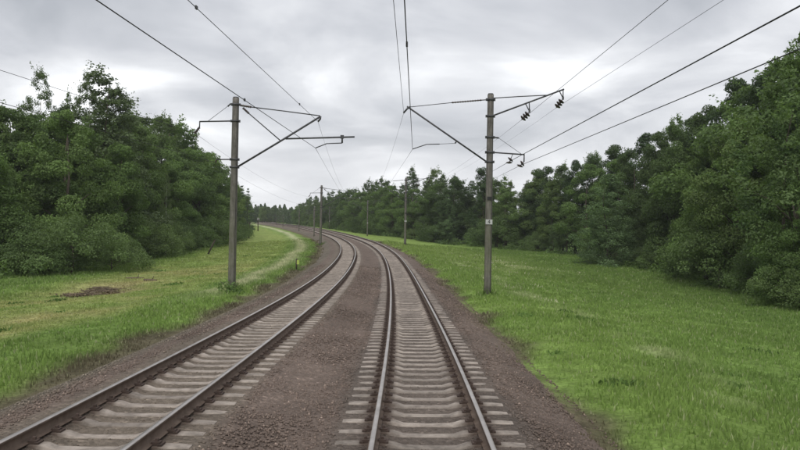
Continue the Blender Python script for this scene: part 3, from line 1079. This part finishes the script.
ORD = ("first second third fourth fifth sixth seventh eighth ninth tenth eleventh twelfth thirteenth fourteenth fifteenth sixteenth seventeenth eighteenth "
       "nineteenth twentieth twenty-first twenty-second twenty-third twenty-fourth twenty-fifth twenty-sixth twenty-seventh twenty-eighth twenty-ninth thirtieth").split()
RANKED = {'RF': "front-row tree of the right-hand wood, counting from its right end", 'RS': "plant at the foot of the right-hand wood, counting from its right end",
          'LF': "front-row tree of the left-hand wood, counting from its left end", 'LS': "plant at the foot of the left-hand wood, counting from its left end",
          'FF': "front-row tree of the far wood, counting from the near end"}
SHORT = {'lime': "bright green", 'elm': "dark leafy", 'oak': "broad-crowned", 'aspen': "slender feathery", 'birch': "airy birch", 'alder': "dense leafy", 'poplar': "slender grey-green", 'spruce': "pointed spruce", 'shrub': "low bush", 'sapling': "young tree"}
for ln in TREES.strip().splitlines():
    kind, s, t, h, z, rank = ln.split()
    s, t, h, rank = float(s), float(t), float(h), int(rank)
    w = random.uniform(.9, 1.2) * (1.12 if kind in ('oak', 'alder') and h < 10 else 1.0)
    grp = ZONE[z].replace("in the ", "trees of the ").replace("at the foot", "bushes at the foot")
    if rank: lb = SHORT[kind] + ", " + ORD[rank - 1] + " " + RANKED[z]
    else: lb = LOOK[kind] + " " + ZONE[z]; grp = lb
    plant(kind, s, t, h, lb, grp, w)

# trees that stand out
plant('cone', 91, 28.8, 11.8, "big pale green cone-shaped tree standing forward of the right-hand wood", wide=1.4, variant=0)
plant('cone', 147, 21.0, 10.4, "slim pointed tree at the wood edge just left of the nearest right mast", wide=1.05, variant=1)
plant('lime', 68, 29.7, 13.9, "bright green bushy tree left of the tallest tree at the right", wide=.80, variant=1)
plant('alder', 62, 29.3, 15.6, "leafy tree between the bright green bushy tree and the tallest right tree", wide=.9, variant=3)
plant('aspen', 50, 27.4, 19.0, "tallest tree at the far right with feathery top reaching the wires", wide=1.25, variant=0)
plant('aspen', 54, 28.4, 16.4, "slender feathery tree just left of the tallest right tree", wide=1.1, variant=1)
plant('alder', 84, 34.0, 18.3, "round dark-topped tree rising above the middle of the right-hand wood", wide=.75, variant=0)
plant('shrub', 61, -30.3, 4.4, "large round bush at the left wood edge, nearest the picture border", wide=1.2, variant=0)
plant('shrub', 62, -27.3, 5.4, "largest dome-shaped bush in front of the left wood", wide=1.1, variant=1)
plant('shrub', 67, -25.5, 4.4, "dome-shaped bush right of the largest bush before the left wood", wide=1.0, variant=2)
plant('birch', 82, -38.1, 21.4, "sparse birch whose thin top stands up above the left wood beside the feeder wire", wide=.75, variant=0)
plant('poplar', 86, -32.9, 22.5, "tallest full-crowned tree rising above the left wood", wide=1.3, variant=1)
plant('poplar', 88, -31.4, 20.6, "full-crowned tree just right of the tallest tree above the left wood", wide=1.25, variant=2)
plant('birch', 84, -33.9, 21.2, "feathery birch just left of the tallest tree above the left wood", wide=.6, variant=1)
plant('aspen', 86, -36.4, 19.8, "thin bare-looking tree between the two tall birches of the left wood", wide=.35, variant=1)
plant('birch', 92, -26.6, 10.6, "small white-stemmed birch at the edge of the left wood", wide=.45, variant=0)
plant('oak', 74, -37.7, 16.3, "broad tree of the left wood touching the picture border under the thin birch", wide=.9, variant=0)
plant('alder', 72, -38.9, 15.7, "dense tree of the left wood cut by the picture border", wide=1.0, variant=2)
plant('oak', 80, -38.2, 16.4, "broad tree behind the largest bush in the left wood, below the thin birch", wide=.9, variant=2)
plant('alder', 84, -36.3, 18.0, "dense dark tree directly behind the bright leafy tree of the left wood", wide=.8, variant=0)
plant('alder', 96, -32.0, 18.4, "dense dark tree right of the full-crowned pair above the left wood", wide=.85, variant=3)
plant('elm', 100, 35.9, 16.2, "tall dark tree right behind the pale green cone-shaped tree", wide=.9, variant=1)
plant('elm', 92, 35.8, 17.4, "tall broad tree behind and right of the pale green cone-shaped tree", wide=.85, variant=0)
plant('elm', 114, 36.4, 16.6, "broad dark tree left of the cone-shaped tree in the right-hand wood", wide=.85, variant=2)
plant('elm', 122, 34.6, 15.0, "dense tree in the right-hand wood, second left of the cone-shaped tree", wide=.9, variant=0)
plant('elm', 118, 35.6, 15.8, "dense dark tree between the two broad trees left of the cone-shaped tree", wide=.9, variant=1)
plant('elm', 129, 33.4, 14.4, "dense dark tree of the right-hand wood nearest the right mast's number plate", wide=.9, variant=2)
plant('shrub', 46.8, 26.0, 3.4, "leafy bush at the right border in front of the dark trunk", wide=1.1, variant=2)
plant('lime', 47.5, 26.4, 8.5, "light green young tree over the bush at the right border", wide=.95, variant=0)
plant('shrub', 97, 36.2, 3.4, "low bush in the shade right of the cone-shaped tree", wide=1.3, variant=3)
plant('shrub', 91, 34.0, 3.2, "low bush between the cone-shaped tree and the bright green bushy tree", wide=1.4, variant=1)
plant('shrub', 84, 33.0, 3.6, "low bush just left of the bright green bushy tree", wide=1.2, variant=0)
plant('lime', 70, -31.2, 14.8, "bright leafy tree in the left wood right behind the dome-shaped bushes", wide=.95, variant=1)
plant('lime', 79, -28.6, 12.6, "lighter leafy tree rising just right of the dome-shaped bushes", wide=.85, variant=0)
plant('spruce', 190, -19.8, 11.8, "pointed dark spruce just right of the nearest left mast", wide=1.0, variant=0)
plant('spruce', 200, -17.8, 11.2, "pointed dark spruce at the right end of the clump behind the left mast", wide=1.0, variant=1)


# the wood beyond the last trees one can tell apart
def far_wood():
    rng = np.random.default_rng(77)
    P, Nn, T = [], [], []
    for k in range(330):
        if k < 150: s, t = rng.uniform(440, 500), rng.uniform(-60, 40)
        elif k < 240: s, t = rng.uniform(150, 430), rng.uniform(26, 40)
        else: s, t = rng.uniform(60, 330), -rng.uniform(38, 52)
        h = rng.uniform(8.5, 11.5) if k < 150 else rng.uniform(9, 11.5)
        b = ground(np.array(s), np.array(t))
        m = 330
        q = rng.random(m) ** .8
        a = rng.uniform(0, 6.283, m); rad = 3.0 * np.sin(np.pi * np.clip(.42 + .56 * q, 0, 1)) * rng.random(m) ** .35
        P.append(b + np.stack([rad * np.cos(a), rad * np.sin(a), h * q], 1))
        n = np.stack([np.cos(a), np.sin(a), .7 + 0 * a], 1); Nn.append(n / np.linalg.norm(n, axis=1)[:, None])
        T.append(.5 + rng.normal(0, .12) + rng.normal(0, .14, m))
    P, Nn, T = np.concatenate(P), np.concatenate(Nn), np.concatenate(T)
    me = leaf_mesh("distant_woods", P, Nn, rng.uniform(.3, .6, len(P)), T, LEAF['alder'], rng)
    tag(link(bpy.data.objects.new("distant_woods", me)), "dark mass of distant woodland behind the trees", kind="stuff")


far_wood()


# undergrowth that closes the foot of the woods
def undergrowth():
    rng = np.random.default_rng(78)
    P, Nn, T = [], [], []
    e1s, e1t = [10, 45, 70, 100, 125, 145, 180, 250, 420], [25, 25.5, 29, 32, 27, 19, 13, 11, 11]
    e2s, e2t = [10, 40, 60, 100, 150, 200, 250, 420], [31, 31, 29.5, 25, 20, 17, 15, 14]
    for k in range(560):
        s = 36 * (300 / 36) ** rng.random()
        if k % 2: t = np.interp(s, e1s, e1t) + rng.uniform(-.6, 4)
        else: t = -np.interp(s, e2s, e2t) - rng.uniform(-.6, 4)
        b = ground(np.array(s), np.array(t))
        h = rng.uniform(.5, 1.7); m = 70
        d = rng.normal(size=(m, 3)); d /= np.linalg.norm(d, axis=1)[:, None]; d[:, 2] = np.abs(d[:, 2])
        P.append(b + d * np.array([.9, .9, h]) * rng.random((m, 1)) ** .4); d[:, 2] += .5; Nn.append(d / np.linalg.norm(d, axis=1)[:, None])
        T.append(.5 + rng.normal(0, .2) + rng.normal(0, .12, m))
    P, Nn, T = np.concatenate(P), np.concatenate(Nn), np.concatenate(T)
    me = leaf_mesh("undergrowth", P, Nn, rng.uniform(.09, .2, len(P)), T, LEAF['oak'], rng)
    tag(link(bpy.data.objects.new("undergrowth", me)), "tangled green undergrowth along the foot of the woods", kind="stuff")


undergrowth()

# ------------------------------------------------------------------ catenary masts
RM = (40.5, 4.6); LM = (43.0, -10.1)


class MastFrame:
    """reads mast drawings: offsets in drawing units from the mast foot, turned upright and scaled to metres"""
    def __init__(self, foot, dist): self.f, self.k = foot, F_PX / dist

    def __call__(self, px, py, y=0.0):
        du, dv = px - self.f[0], py - self.f[1]
        c, s = math.cos(ROLL), math.sin(ROLL)
        return Vector(((du * c + dv * s) / self.k, y, (du * s - dv * c) / self.k))


RF_, LF_ = MastFrame((488, 295), 40.6), MastFrame((232, 288), 42.8)


def disc(b, c, d, r, th=.05):
    c, d = Vector(c), Vector(d).normalized()
    b.tube([c - d * th, c - d * th * .3, c + d * th * .3, c + d * th], [r * .35, r, r * .85, r * .3], 10)


def rod_insulator(b, p0, p1, r=.05, n=9):
    p0, p1 = Vector(p0), Vector(p1)
    pts, rr = [], []
    for i in range(n * 2 + 1):
        pts.append(p0.lerp(p1, i / (n * 2))); rr.append(r if i % 2 else r * .6)
    b.tube(pts, rr, 8)


def pole(root, top, H, rb, rt):
    b = Build()
    n = 9
    b.tube([(top.x * i / n, 0, (H + .6) * i / n - .6) for i in range(n + 1)], [rb + (rt - rb) * i / n for i in range(n + 1)], 14)
    o = b.obj("pole", MPOLE, root)
    e = Build(); e.tube([(top.x * i / n + (rb + (rt - rb) * i / n) * .72, -(rb + (rt - rb) * i / n) * .72, max(.05, (H - .2) * i / n)) for i in range(n + 1)], .012, 5); e.obj("earth_wire", MWIRE, root)
    c = Build()
    c.tube([(top.x, 0, H), (top.x, 0, H + .06)], [rt * .92, rt * .80], 14)
    c.obj("cap", MSTEEL, root)
    return o


def collar(root, p, r):
    b = Build(); b.tube([p + Vector((0, 0, -.05)), p + Vector((0, 0, .05))], r, 14)
    b.box((p.x + r, 0, p.z), (.05, .05, .07)); b.box((p.x - r, 0, p.z), (.05, .05, .07))
    return b.obj("clamp_band", MSTEEL, root)


def mast_right(label):
    s, t = RM
    root = empty("catenary_mast", ground(np.array(s), np.array(t)), float(centre(s)[3]))
    tag(root, label, "mast", "concrete catenary masts along the railway")
    q = RF_
    top = q(491, 95); H = top.z
    pole(root, top, H, .205, .175)
    X = lambda py: q(488 + 3 * (295 - py) / 200, py).x
    def arm(name, pts, r, parent=root, n=8, mat=MSTEEL):
        b = Build(); b.tube(pts, r, n); return b.obj(name, mat, parent)
    # left: slanting cantilever, tie with a long insulator, steady arm holding the contact wire
    arm("cantilever_arm", [q(487, 162), q(448, 135, .0), q(407.5, 107)], .048)
    arm("tie_rod", [q(489, 100), q(481, 100.6)], .03)
    b = Build(); rod_insulator(b, q(482, 100.5), q(452, 103.1), .052, 12); b.obj("rod_insulator", MINS, root)
    arm("tie_rod", [q(453, 103), q(409.5, 107.6)], .020)
    h = arm("messenger_clamp", [q(411, 107), q(407.5, 109.5), q(404, 113.5)], .05)
    arm("steady_arm", [q(440, 144.4), q(427, 144.7), q(413, 149.4)], .026)
    arm("steady_arm_rod", [q(440, 144.4), q(455.5, 143.6)], .012)
    arm("steady_arm_bracket", [q(455.5, 143.6), q(457, 141.3)], .04)
    # right: rising feeder arm with stay and two hanging insulator strings
    arm("feeder_arm", [q(492, 116.5), q(528, 103), q(564.5, 89.4)], .045)
    arm("stay_rod", [q(492, 98.6), q(520, 96.8), q(548, 95.4)], .028)
    for (hx, hy, tx, ty, cx, cy, ex, ey) in ((528, 103.2, 529.8, 111.5, 526, 117, 521.8, 120.2), (562, 90.6, 563.4, 98.4, 560.8, 104.4, 556.4, 108.2)):
        b = Build()
        a0, a1 = q(hx - 2.2, hy + .6), q(hx + 1.6, hy - .6); tip = q(tx, ty)
        b.tube([a0, tip], .03, 6); b.tube([a1, tip], .03, 6); b.box((tip.x, 0, tip.z), (.05, .03, .09))
        hg = b.obj("hanger", MSTEEL, root)
        p0, p1 = q(tx - .3, ty + 1.0), q(ex, ey)
        b = Build(); b.tube([tip, p0, p1], .022, 6)
        d = p1 - p0
        st = b.obj("insulator_string", MSTEEL, root)
        for f in (.25, .52, .79):
            b = Build(); disc(b, p0 + d * f, d, .20, .07); b.obj("insulator_disc", MINS, st)
    # lower bracket with drop and two pin insulators
    b = Build(); b.tube([q(493, 152.6), q(525, 154.8)], .04, 6); b.tube([q(524.6, 154.6), q(524.4, 162.2)], .035, 6)
    b.obj("lower_bracket", MSTEEL, root)
    b = Build(); b.tube([q(492, 137.3), q(499.2, 138.2)], .045, 6); b.obj("stay_lug", MSTEEL, root)
    arm("stay_wire", [q(499, 138.2), q(521.5, 154)], .012)
    for (hx, hy, cx, cy) in ((513.3, 154, 510.2, 161.2), (524.3, 162, 521.5, 164.8)):
        b = Build(); p, c = q(hx, hy), q(cx, cy); d = (p - c).normalized()
        b.tube([p, c - d * .12], .020, 6)
        st = b.obj("insulator_pin", MSTEEL, root)
        for k in (-.09, .10):
            b = Build(); disc(b, c + d * k, d + Vector((.8 if k > 0 else -.8, 0, 0)) * .5, .19, .06); b.obj("insulator_disc", MINS, st)
    for py in (100, 116.5, 137.5, 152.5, 162): collar(root, Vector((X(py), 0, q(488, py).z)), .215)
    # plates on the pole, facing the trains
    z = q(490, 222).z; x = X(222)
    b = Build(); b.box((x - .01, -.215, z), (.185, .008, .135)); pl = b.obj("number_plate", MWHITE, root)
    tx = bpy.data.curves.new("number", 'FONT'); tx.body = "4"; tx.size = .30; tx.extrude = .002; tx.align_x = 'CENTER'; tx.align_y = 'CENTER'
    tx.materials.append(MBLACK)
    tmp = bpy.data.objects.new("number", tx); link(tmp)
    bpy.context.view_layer.update()
    nm = bpy.data.meshes.new_from_object(tmp.evaluated_get(bpy.context.evaluated_depsgraph_get())); nm.name = "number"
    bpy.data.objects.remove(tmp)
    to = link(bpy.data.objects.new("number", nm), pl)
    to.location = (x - .01, -.227, z); to.rotation_euler = (math.pi / 2, 0, 0)
    z = q(490.6, 198.5).z; x = X(198.5)
    b = Build(); b.box((x, -.205, z), (.13, .02, .085)); b.obj("dark_plate", MBLACK, root)
    root["_h"] = H
    return root


def mast_left(label):
    s, t = LM
    root = empty("catenary_mast", ground(np.array(s), np.array(t)), float(centre(s)[3]))
    tag(root, label, "mast", "concrete catenary masts along the railway")
    q = LF_
    top = q(236.6, 98); H = top.z
    pole(root, top, H, .235, .195)
    X = lambda py: q(232 + 4.6 * (288 - py) / 190, py).x
    def arm(name, pts, r, parent=root, n=8, mat=MSTEEL):
        b = Build(); b.tube(pts, r, n); return b.obj(name, mat, parent)
    arm("cantilever_arm", [q(237, 167.4), q(280, 141.5), q(321, 116.2)], .058)
    b = Build(); rod_insulator(b, q(241, 105.3), q(252, 107), .075, 6); b.obj("rod_insulator", MINS, root)
    arm("tie_rod", [q(251, 106.9), q(285, 111), q(320.5, 115.6)], .032)
    arm("tie_lug", [q(237, 104.5), q(242, 105.5)], .05)
    b = Build(); rod_insulator(b, q(243.5, 107.8), q(249.5, 113.4), .075, 6); b.obj("rod_insulator", MINS, root)
    arm("arm_stay", [q(249, 113), q(281, 140.6)], .032)
    arm("messenger_clamp", [q(321, 116), q(320.6, 118.8), q(318.4, 121.4)], .055)
    arm("registration_tube", [q(286, 138.6), q(320, 137.6), q(355, 136.6)], .05)
    b = Build(); b.tube([q(342.6, 136), q(342.5, 142.8)], .05, 6); b.box(tuple(q(342.5, 136.6)), (.10, .07, .10)); b.obj("registration_drop", MSTEEL, root)
    arm("steady_arm", [q(342.5, 142.8), q(327, 143.4), q(315.8, 147.8)], .030)
    b = Build(); b.tube([q(236, 120.9), q(200.3, 121.6)], .042, 6); b.tube([q(200.6, 121.4), q(200.4, 127.4)], .035, 6)
    b.obj("feeder_bracket", MSTEEL, root)
    b = Build(); rod_insulator(b, q(200.4, 127.2), q(195.6, 133.4), .085, 5); b.obj("feeder_insulator", MINS, root)
    arm("stay_lug", [q(236, 103.2), q(231, 104), q(228.5, 106.5)], .045)
    arm("stay_wire", [q(228.5, 106.2), q(209, 121)], .014)
    b = Build(); b.tube([q(236, 159.3), q(216.6, 159.4)], .038, 6); b.obj("lower_bracket", MSTEEL, root)
    b = Build(); rod_insulator(b, q(217, 159.6), q(216.4, 162.4), .05, 3); b.obj("feeder_insulator", MINS, root)
    for py in (104.5, 121, 159.3, 167): collar(root, Vector((X(py), 0, q(232, py).z)), .235)
    root["_h"] = H
    return root


def copy_thing(root, s, t, H, label):
    k = H / root["_h"]
    r = root.copy(); COL.objects.link(r)
    r.location = ground(np.array(s), np.array(t)); r.rotation_euler = (0, 0, float(centre(s)[3])); r.scale = (k, k, k)
    r["label"] = label
    for ch in root.children:
        c = ch.copy(); COL.objects.link(c); c.parent = r
        for g in ch.children:
            d = g.copy(); COL.objects.link(d); d.parent = c
    return r


R1 = mast_right("nearest tall concrete mast right of the tracks with white number plate")
L1 = mast_left("nearest tall concrete mast left of the tracks, green bush at its foot")
R2 = copy_thing(R1, 116.5, 6.2, 10.8, "second mast right of the tracks, slim against the dark wood")
L2 = copy_thing(L1, 109.5, -7.6, 8.85, "second mast left of the tracks, standing clear against the sky where the rails bend")
R3 = copy_thing(R1, 163, 7.2, 7.9, "third mast right of the tracks, pale against the far wood")
R4 = copy_thing(R1, 232, 9.3, 7.2, "fourth mast right of the tracks, short pale line before the far wood")
R5 = copy_thing(R1, 260.5, 8.3, 6.6, "fifth and farthest mast right of the tracks")
L3 = copy_thing(L1, 140, -6.95, 5.6, "third mast left of the tracks, just left of the second")
L4 = copy_thing(L1, 174, -7.0, 5.3, "fourth mast left of the tracks, beyond the pale field edge")
L5 = copy_thing(L1, 215, -7.0, 3.7, "fifth mast left of the tracks, small before the far wood")
L6 = copy_thing(L1, 245, -6.2, 3.2, "smallest and farthest mast left of the tracks")


# ------------------------------------------------------------------ overhead wires
def on(mast, p):
    k = mast.scale[0]
    return Vector(mast.location) + Matrix.Rotation(mast.rotation_euler[2], 4, 'Z') @ (Vector(p) * k)


def span(a, b, sag, n=14):
    return [a.lerp(b, i / n) - Vector((0, 0, sag * 4 * (i / n) * (1 - i / n))) for i in range(n)]


def back_point(p, u, v, slope=0.0, beyond=-14):
    """the wire runs level from p and leaves the view at (u, v): its point behind the place the picture was taken from"""
    d0, d1 = 1.0, 400.0
    for _ in range(60):
        d = (d0 + d1) / 2
        w = unproject(u, v, d)
        if w.z + slope * (p.y - w.y) < p.z: d0 = d
        else: d1 = d
    w = unproject(u, v, d)
    f = (beyond - p.y) / (w.y - p.y)
    return p.lerp(w, f), w


def wire(name, cat, label, p, uv, nexts, r, sags, slope=0.0, clamps=(), group=None):
    far_, w = back_point(p, *uv, slope)
    pts = [far_, w, w.lerp(p, .25), w.lerp(p, .5), w.lerp(p, .75)]
    a = p
    for nx, sg in zip(nexts, sags):
        pts += span(a, nx, sg); a = nx
    pts.append(a)
    b = Build(); b.tube(pts, [r if i < 6 else r * .55 for i in range(len(pts))], 6)
    o = b.obj(name, MWIRE)
    tag(o, label, cat, group)
    for f in clamps:
        c = w.lerp(p, f)
        bb = Build(); bb.box((c.x, c.y, c.z + .01), (.022, .07, .045)); bb.obj("wire_clamp", MSTEEL, o)
    return o


rq, lq = RF_, LF_
cR, mR = rq(413, 149.6), rq(404.2, 113.6)
wire("contact_wire", "overhead wire", "contact wire over the right-hand track, upper right of the vertical pair", on(R1, cR), (404.5, 0), [on(R2, cR), on(R3, cR), on(R4, cR), on(R5, cR)], .0115, [.1, .1, .1, .1], 0, (.12,))
wire("messenger_wire", "overhead wire", "messenger wire over the right-hand track, left of the vertical pair", on(R1, mR), (393.5, 0), [on(R2, mR), on(R3, mR), on(R4, mR), on(R5, mR)], .009, [.9, .5, .7, .4])
cL, mL = lq(315.8, 147.8), lq(318.4, 121.4)
wire("contact_wire", "overhead wire", "contact wire over the left-hand track, lower of the two long diagonals", on(L1, cL), (96.5, 0), [on(L2, cL), on(L3, cL), on(L4, cL), on(L5, cL)], .013, [.1, .1, .1, .1], 0, (.405,))
wire("messenger_wire", "overhead wire", "messenger wire over the left-hand track, meeting the tip of the left mast arm", on(L1, mL), (188, 0), [on(L2, mL), on(L3, mL), on(L4, mL), on(L5, mL)], .0105, [.9, .4, .5, .4], 0, (.03, .73))
for (px, py, u, v, lb, r) in ((521.8, 120.2, 668, 0, "highest feeder wire from the inner upper insulator of the right mast", .0085), (556.4, 108.2, 723.5, 0, "second feeder wire from the outer upper insulator of the right mast", .0065),
                              (510, 161.6, 800, 6, "third feeder wire, dark, from the inner lower insulator of the right mast", .014), (521.4, 165.2, 800, 49, "lowest feeder wire crossing the top of the right-hand trees", .012)):
    p = rq(px, py)
    wire("feeder_wire", "overhead wire", lb, on(R1, p), (u, v), [on(R2, p), on(R3, p)], r, [.7, .5], 0, (), "feeder wires outside the right-hand masts")
for (px, py, u, v, lb) in ((195.8, 133.2, 0, 70, "upper feeder wire left of the left-hand mast, passing the birch tops"), (216.4, 162.4, 0, 102.5, "lower feeder wire left of the left-hand mast, before the wood")):
    p = lq(px, py)
    wire("feeder_wire", "overhead wire", lb, on(L1, p), (u, v), [on(L2, p)], .009, [.7], 0, (), "feeder wires outside the left-hand masts")

# ------------------------------------------------------------------ small things by the line
def marker():
    root = empty("marker_post", ground(np.array(60.5), np.array(-8.3)), float(centre(60.5)[3]))
    tag(root, "short dark trackside post with a yellow-green plate left of the tracks", "marker post")
    b = Build(); b.tube([(0, 0, -.3), (0, 0, .95)], [.075, .06], 8); b.obj("post", MWOOD, root)
    b = Build(); b.box((.13, -.085, .66), (.10, .012, .17)); b.obj("plate", MYELLOW, root)
    b = Build(); b.box((.08, -.07, .72), (.10, .012, .02)); b.box((.08, -.07, .50), (.10, .012, .02)); b.obj("bracket", MSTEEL, root)


marker()


def stake(s, t, h, r, lean, label):
    root = empty("timber_post", ground(np.array(s), np.array(t)), 0.3)
    tag(root, label, "post", "old timber posts in the left meadow")
    b = Build(); b.tube([(-.3 * lean, 0, -.3), (lean * h * .5, .02, h * .5), (lean * h, 0, h)], [r, r * .92, r * .8], 8); b.obj("shaft", MWOOD, root)
    b = Build(); b.tube([(lean * h, 0, h), (lean * h, 0, h + .06)], [r * .85, r * .3], 8); b.obj("head", MWOOD, root)


stake(93.5, -21.7, 1.75, .11, .45, "short grey post leaning to the right before the left wood")
stake(146, -19.0, 3.1, .13, .04, "upright dark post at the left meadow's far edge, nearer and taller looking one")
stake(191.5, -15.5, 3.2, .13, 0, "upright dark post farther along the left meadow, beside the far clump")


def far_sign():
    root = empty("trackside_sign", ground(np.array(372.), np.array(-6.4)), float(centre(372.)[3]))
    tag(root, "tiny white sign on a dark post where the tracks vanish", "sign")
    b = Build(); b.tube([(0, 0, -.3), (0, 0, 1.6)], .10, 8); b.obj("post", MWOOD, root)
    b = Build(); b.box((0, -.12, 1.75), (.42, .02, .50)); b.obj("plate", MWHITE, root)


far_sign()


def weed_bush():
    p = ground(np.array(39.5), np.array(-9.4))
    root = empty("weed_bush", p)
    tag(root, "leafy weed bush at the foot of the nearest left mast", "bush")
    rng = np.random.default_rng(3)
    n = 420
    d = rng.normal(size=(n, 3)); d /= np.linalg.norm(d, axis=1)[:, None]; d[:, 2] = np.abs(d[:, 2])
    P = d * np.array([.8, .8, .62]) * rng.random((n, 1)) ** .7
    me = leaf_mesh("foliage", P, d, rng.uniform(.04, .10, n), .5 + rng.normal(0, .2, n), LEAF['lime'], rng)
    link(bpy.data.objects.new("foliage", me), root)
    b = Build()
    for k in range(9):
        a = rng.uniform(0, 6.28); b.tube([(0, 0, -.1), (.3 * math.cos(a), .3 * math.sin(a), .4), (.6 * math.cos(a), .6 * math.sin(a), .62)], [.015, .01, .004], 5)
    b.obj("stem", MBARK, root)


weed_bush()


def brush(s, t, L, n, seed, label, w=.6):
    """a low heap of cut, browned branches"""
    rnd = random.Random(seed); rng = np.random.default_rng(seed)
    root = empty("brush_pile", ground(np.array(s), np.array(t)), float(centre(s)[3]) + rnd.uniform(-.2, .2))
    tag(root, label, "brush pile", "heaps of cut brush in the left meadow")
    b = Build()
    for k in range(n):
        x, y = rnd.gauss(0, L * .3), rnd.gauss(0, w * .35); a = rnd.gauss(0, .6); l = rnd.uniform(.3, .8)
        z = rnd.uniform(.02, .32) * max(.2, 1 - abs(x) / L)
        b.tube([(x - l * math.cos(a), y - l * math.sin(a) * .5, z), (x, y, z + .05), (x + l * math.cos(a), y + l * math.sin(a) * .5, z + rnd.uniform(-.03, .12))], [.03, .024, .01], 5)
    b.obj("branches", MBRUSH, root)
    m = n * 22
    P = np.stack([rng.normal(0, L * .45, m), rng.normal(0, w * .6, m), np.abs(rng.normal(0, .08, m)) + .02], 1)
    Nn = np.tile([0, 0, 1.0], (m, 1)) + rng.normal(0, .5, (m, 3)); Nn /= np.linalg.norm(Nn, axis=1)[:, None]
    link(bpy.data.objects.new("dead_leaves", leaf_mesh("dead_leaves", P, Nn, rng.uniform(.04, .10, m), .5 + rng.normal(0, .2, m), MDEAD, rng)), root)


MDEAD = m_leaf("dead_leaf", (.125, .095, .060), (.160, .125, .078), .1)
MBRUSH = m_simple("dry_brushwood", (.115, .090, .066), .95, .1, 0, .4, 8)
brush(42.3, -18.4, 1.6, 20, 1, "nearest and widest brown heap of cut brush in the left meadow", .8)
brush(47.5, -19.2, 1.5, 16, 2, "reddish brown heap of cut brush behind the widest one in the left meadow", .6)
brush(44.0, -17.6, .8, 9, 4, "small dark heap of cut brush beside the widest one", .5)


def log(s, t, L, r, rz, label):
    root = empty("fallen_log", ground(np.array(s), np.array(t)), rz)
    tag(root, label, "log", "logs lying in the left meadow")
    b = Build(); b.tube([(-L / 2, 0, r * .5), (0, .05, r * .6), (L / 2, 0, r * .4)], [r, r * .95, r * .8], 9); b.obj("stem", MBRUSH, root)
    b = Build(); b.tube([(L * .15, 0, r), (L * .22, .12, r + .28)], [r * .35, r * .2], 6); b.obj("branch_stub", MBARK, root)


log(56, -20, 1.3, .09, .5, "pale log lying farthest off in the left meadow")
log(52.5, -17.8, 1.0, .09, -.2, "short log lying in mown grass between brush and left mast")


# ------------------------------------------------------------------ damp air
def haze():
    b = Build(); b.box((0, 250, 8.6), (670, 590, 17.4))
    m = bpy.data.materials.new("damp_air"); m.use_nodes = True
    nt = m.node_tree; nt.nodes.remove(nt.nodes["Principled BSDF"])
    v = nt.nodes.new("ShaderNodeVolumePrincipled")
    v.inputs["Color"].default_value = (.88, .92, .96, 1); v.inputs["Density"].default_value = 0.0002
    nt.links.new(v.outputs[0], nt.nodes["Material Output"].inputs["Volume"])
    tag(b.obj("haze", m), "thin damp air that greys the distant woods", kind="stuff")


haze()
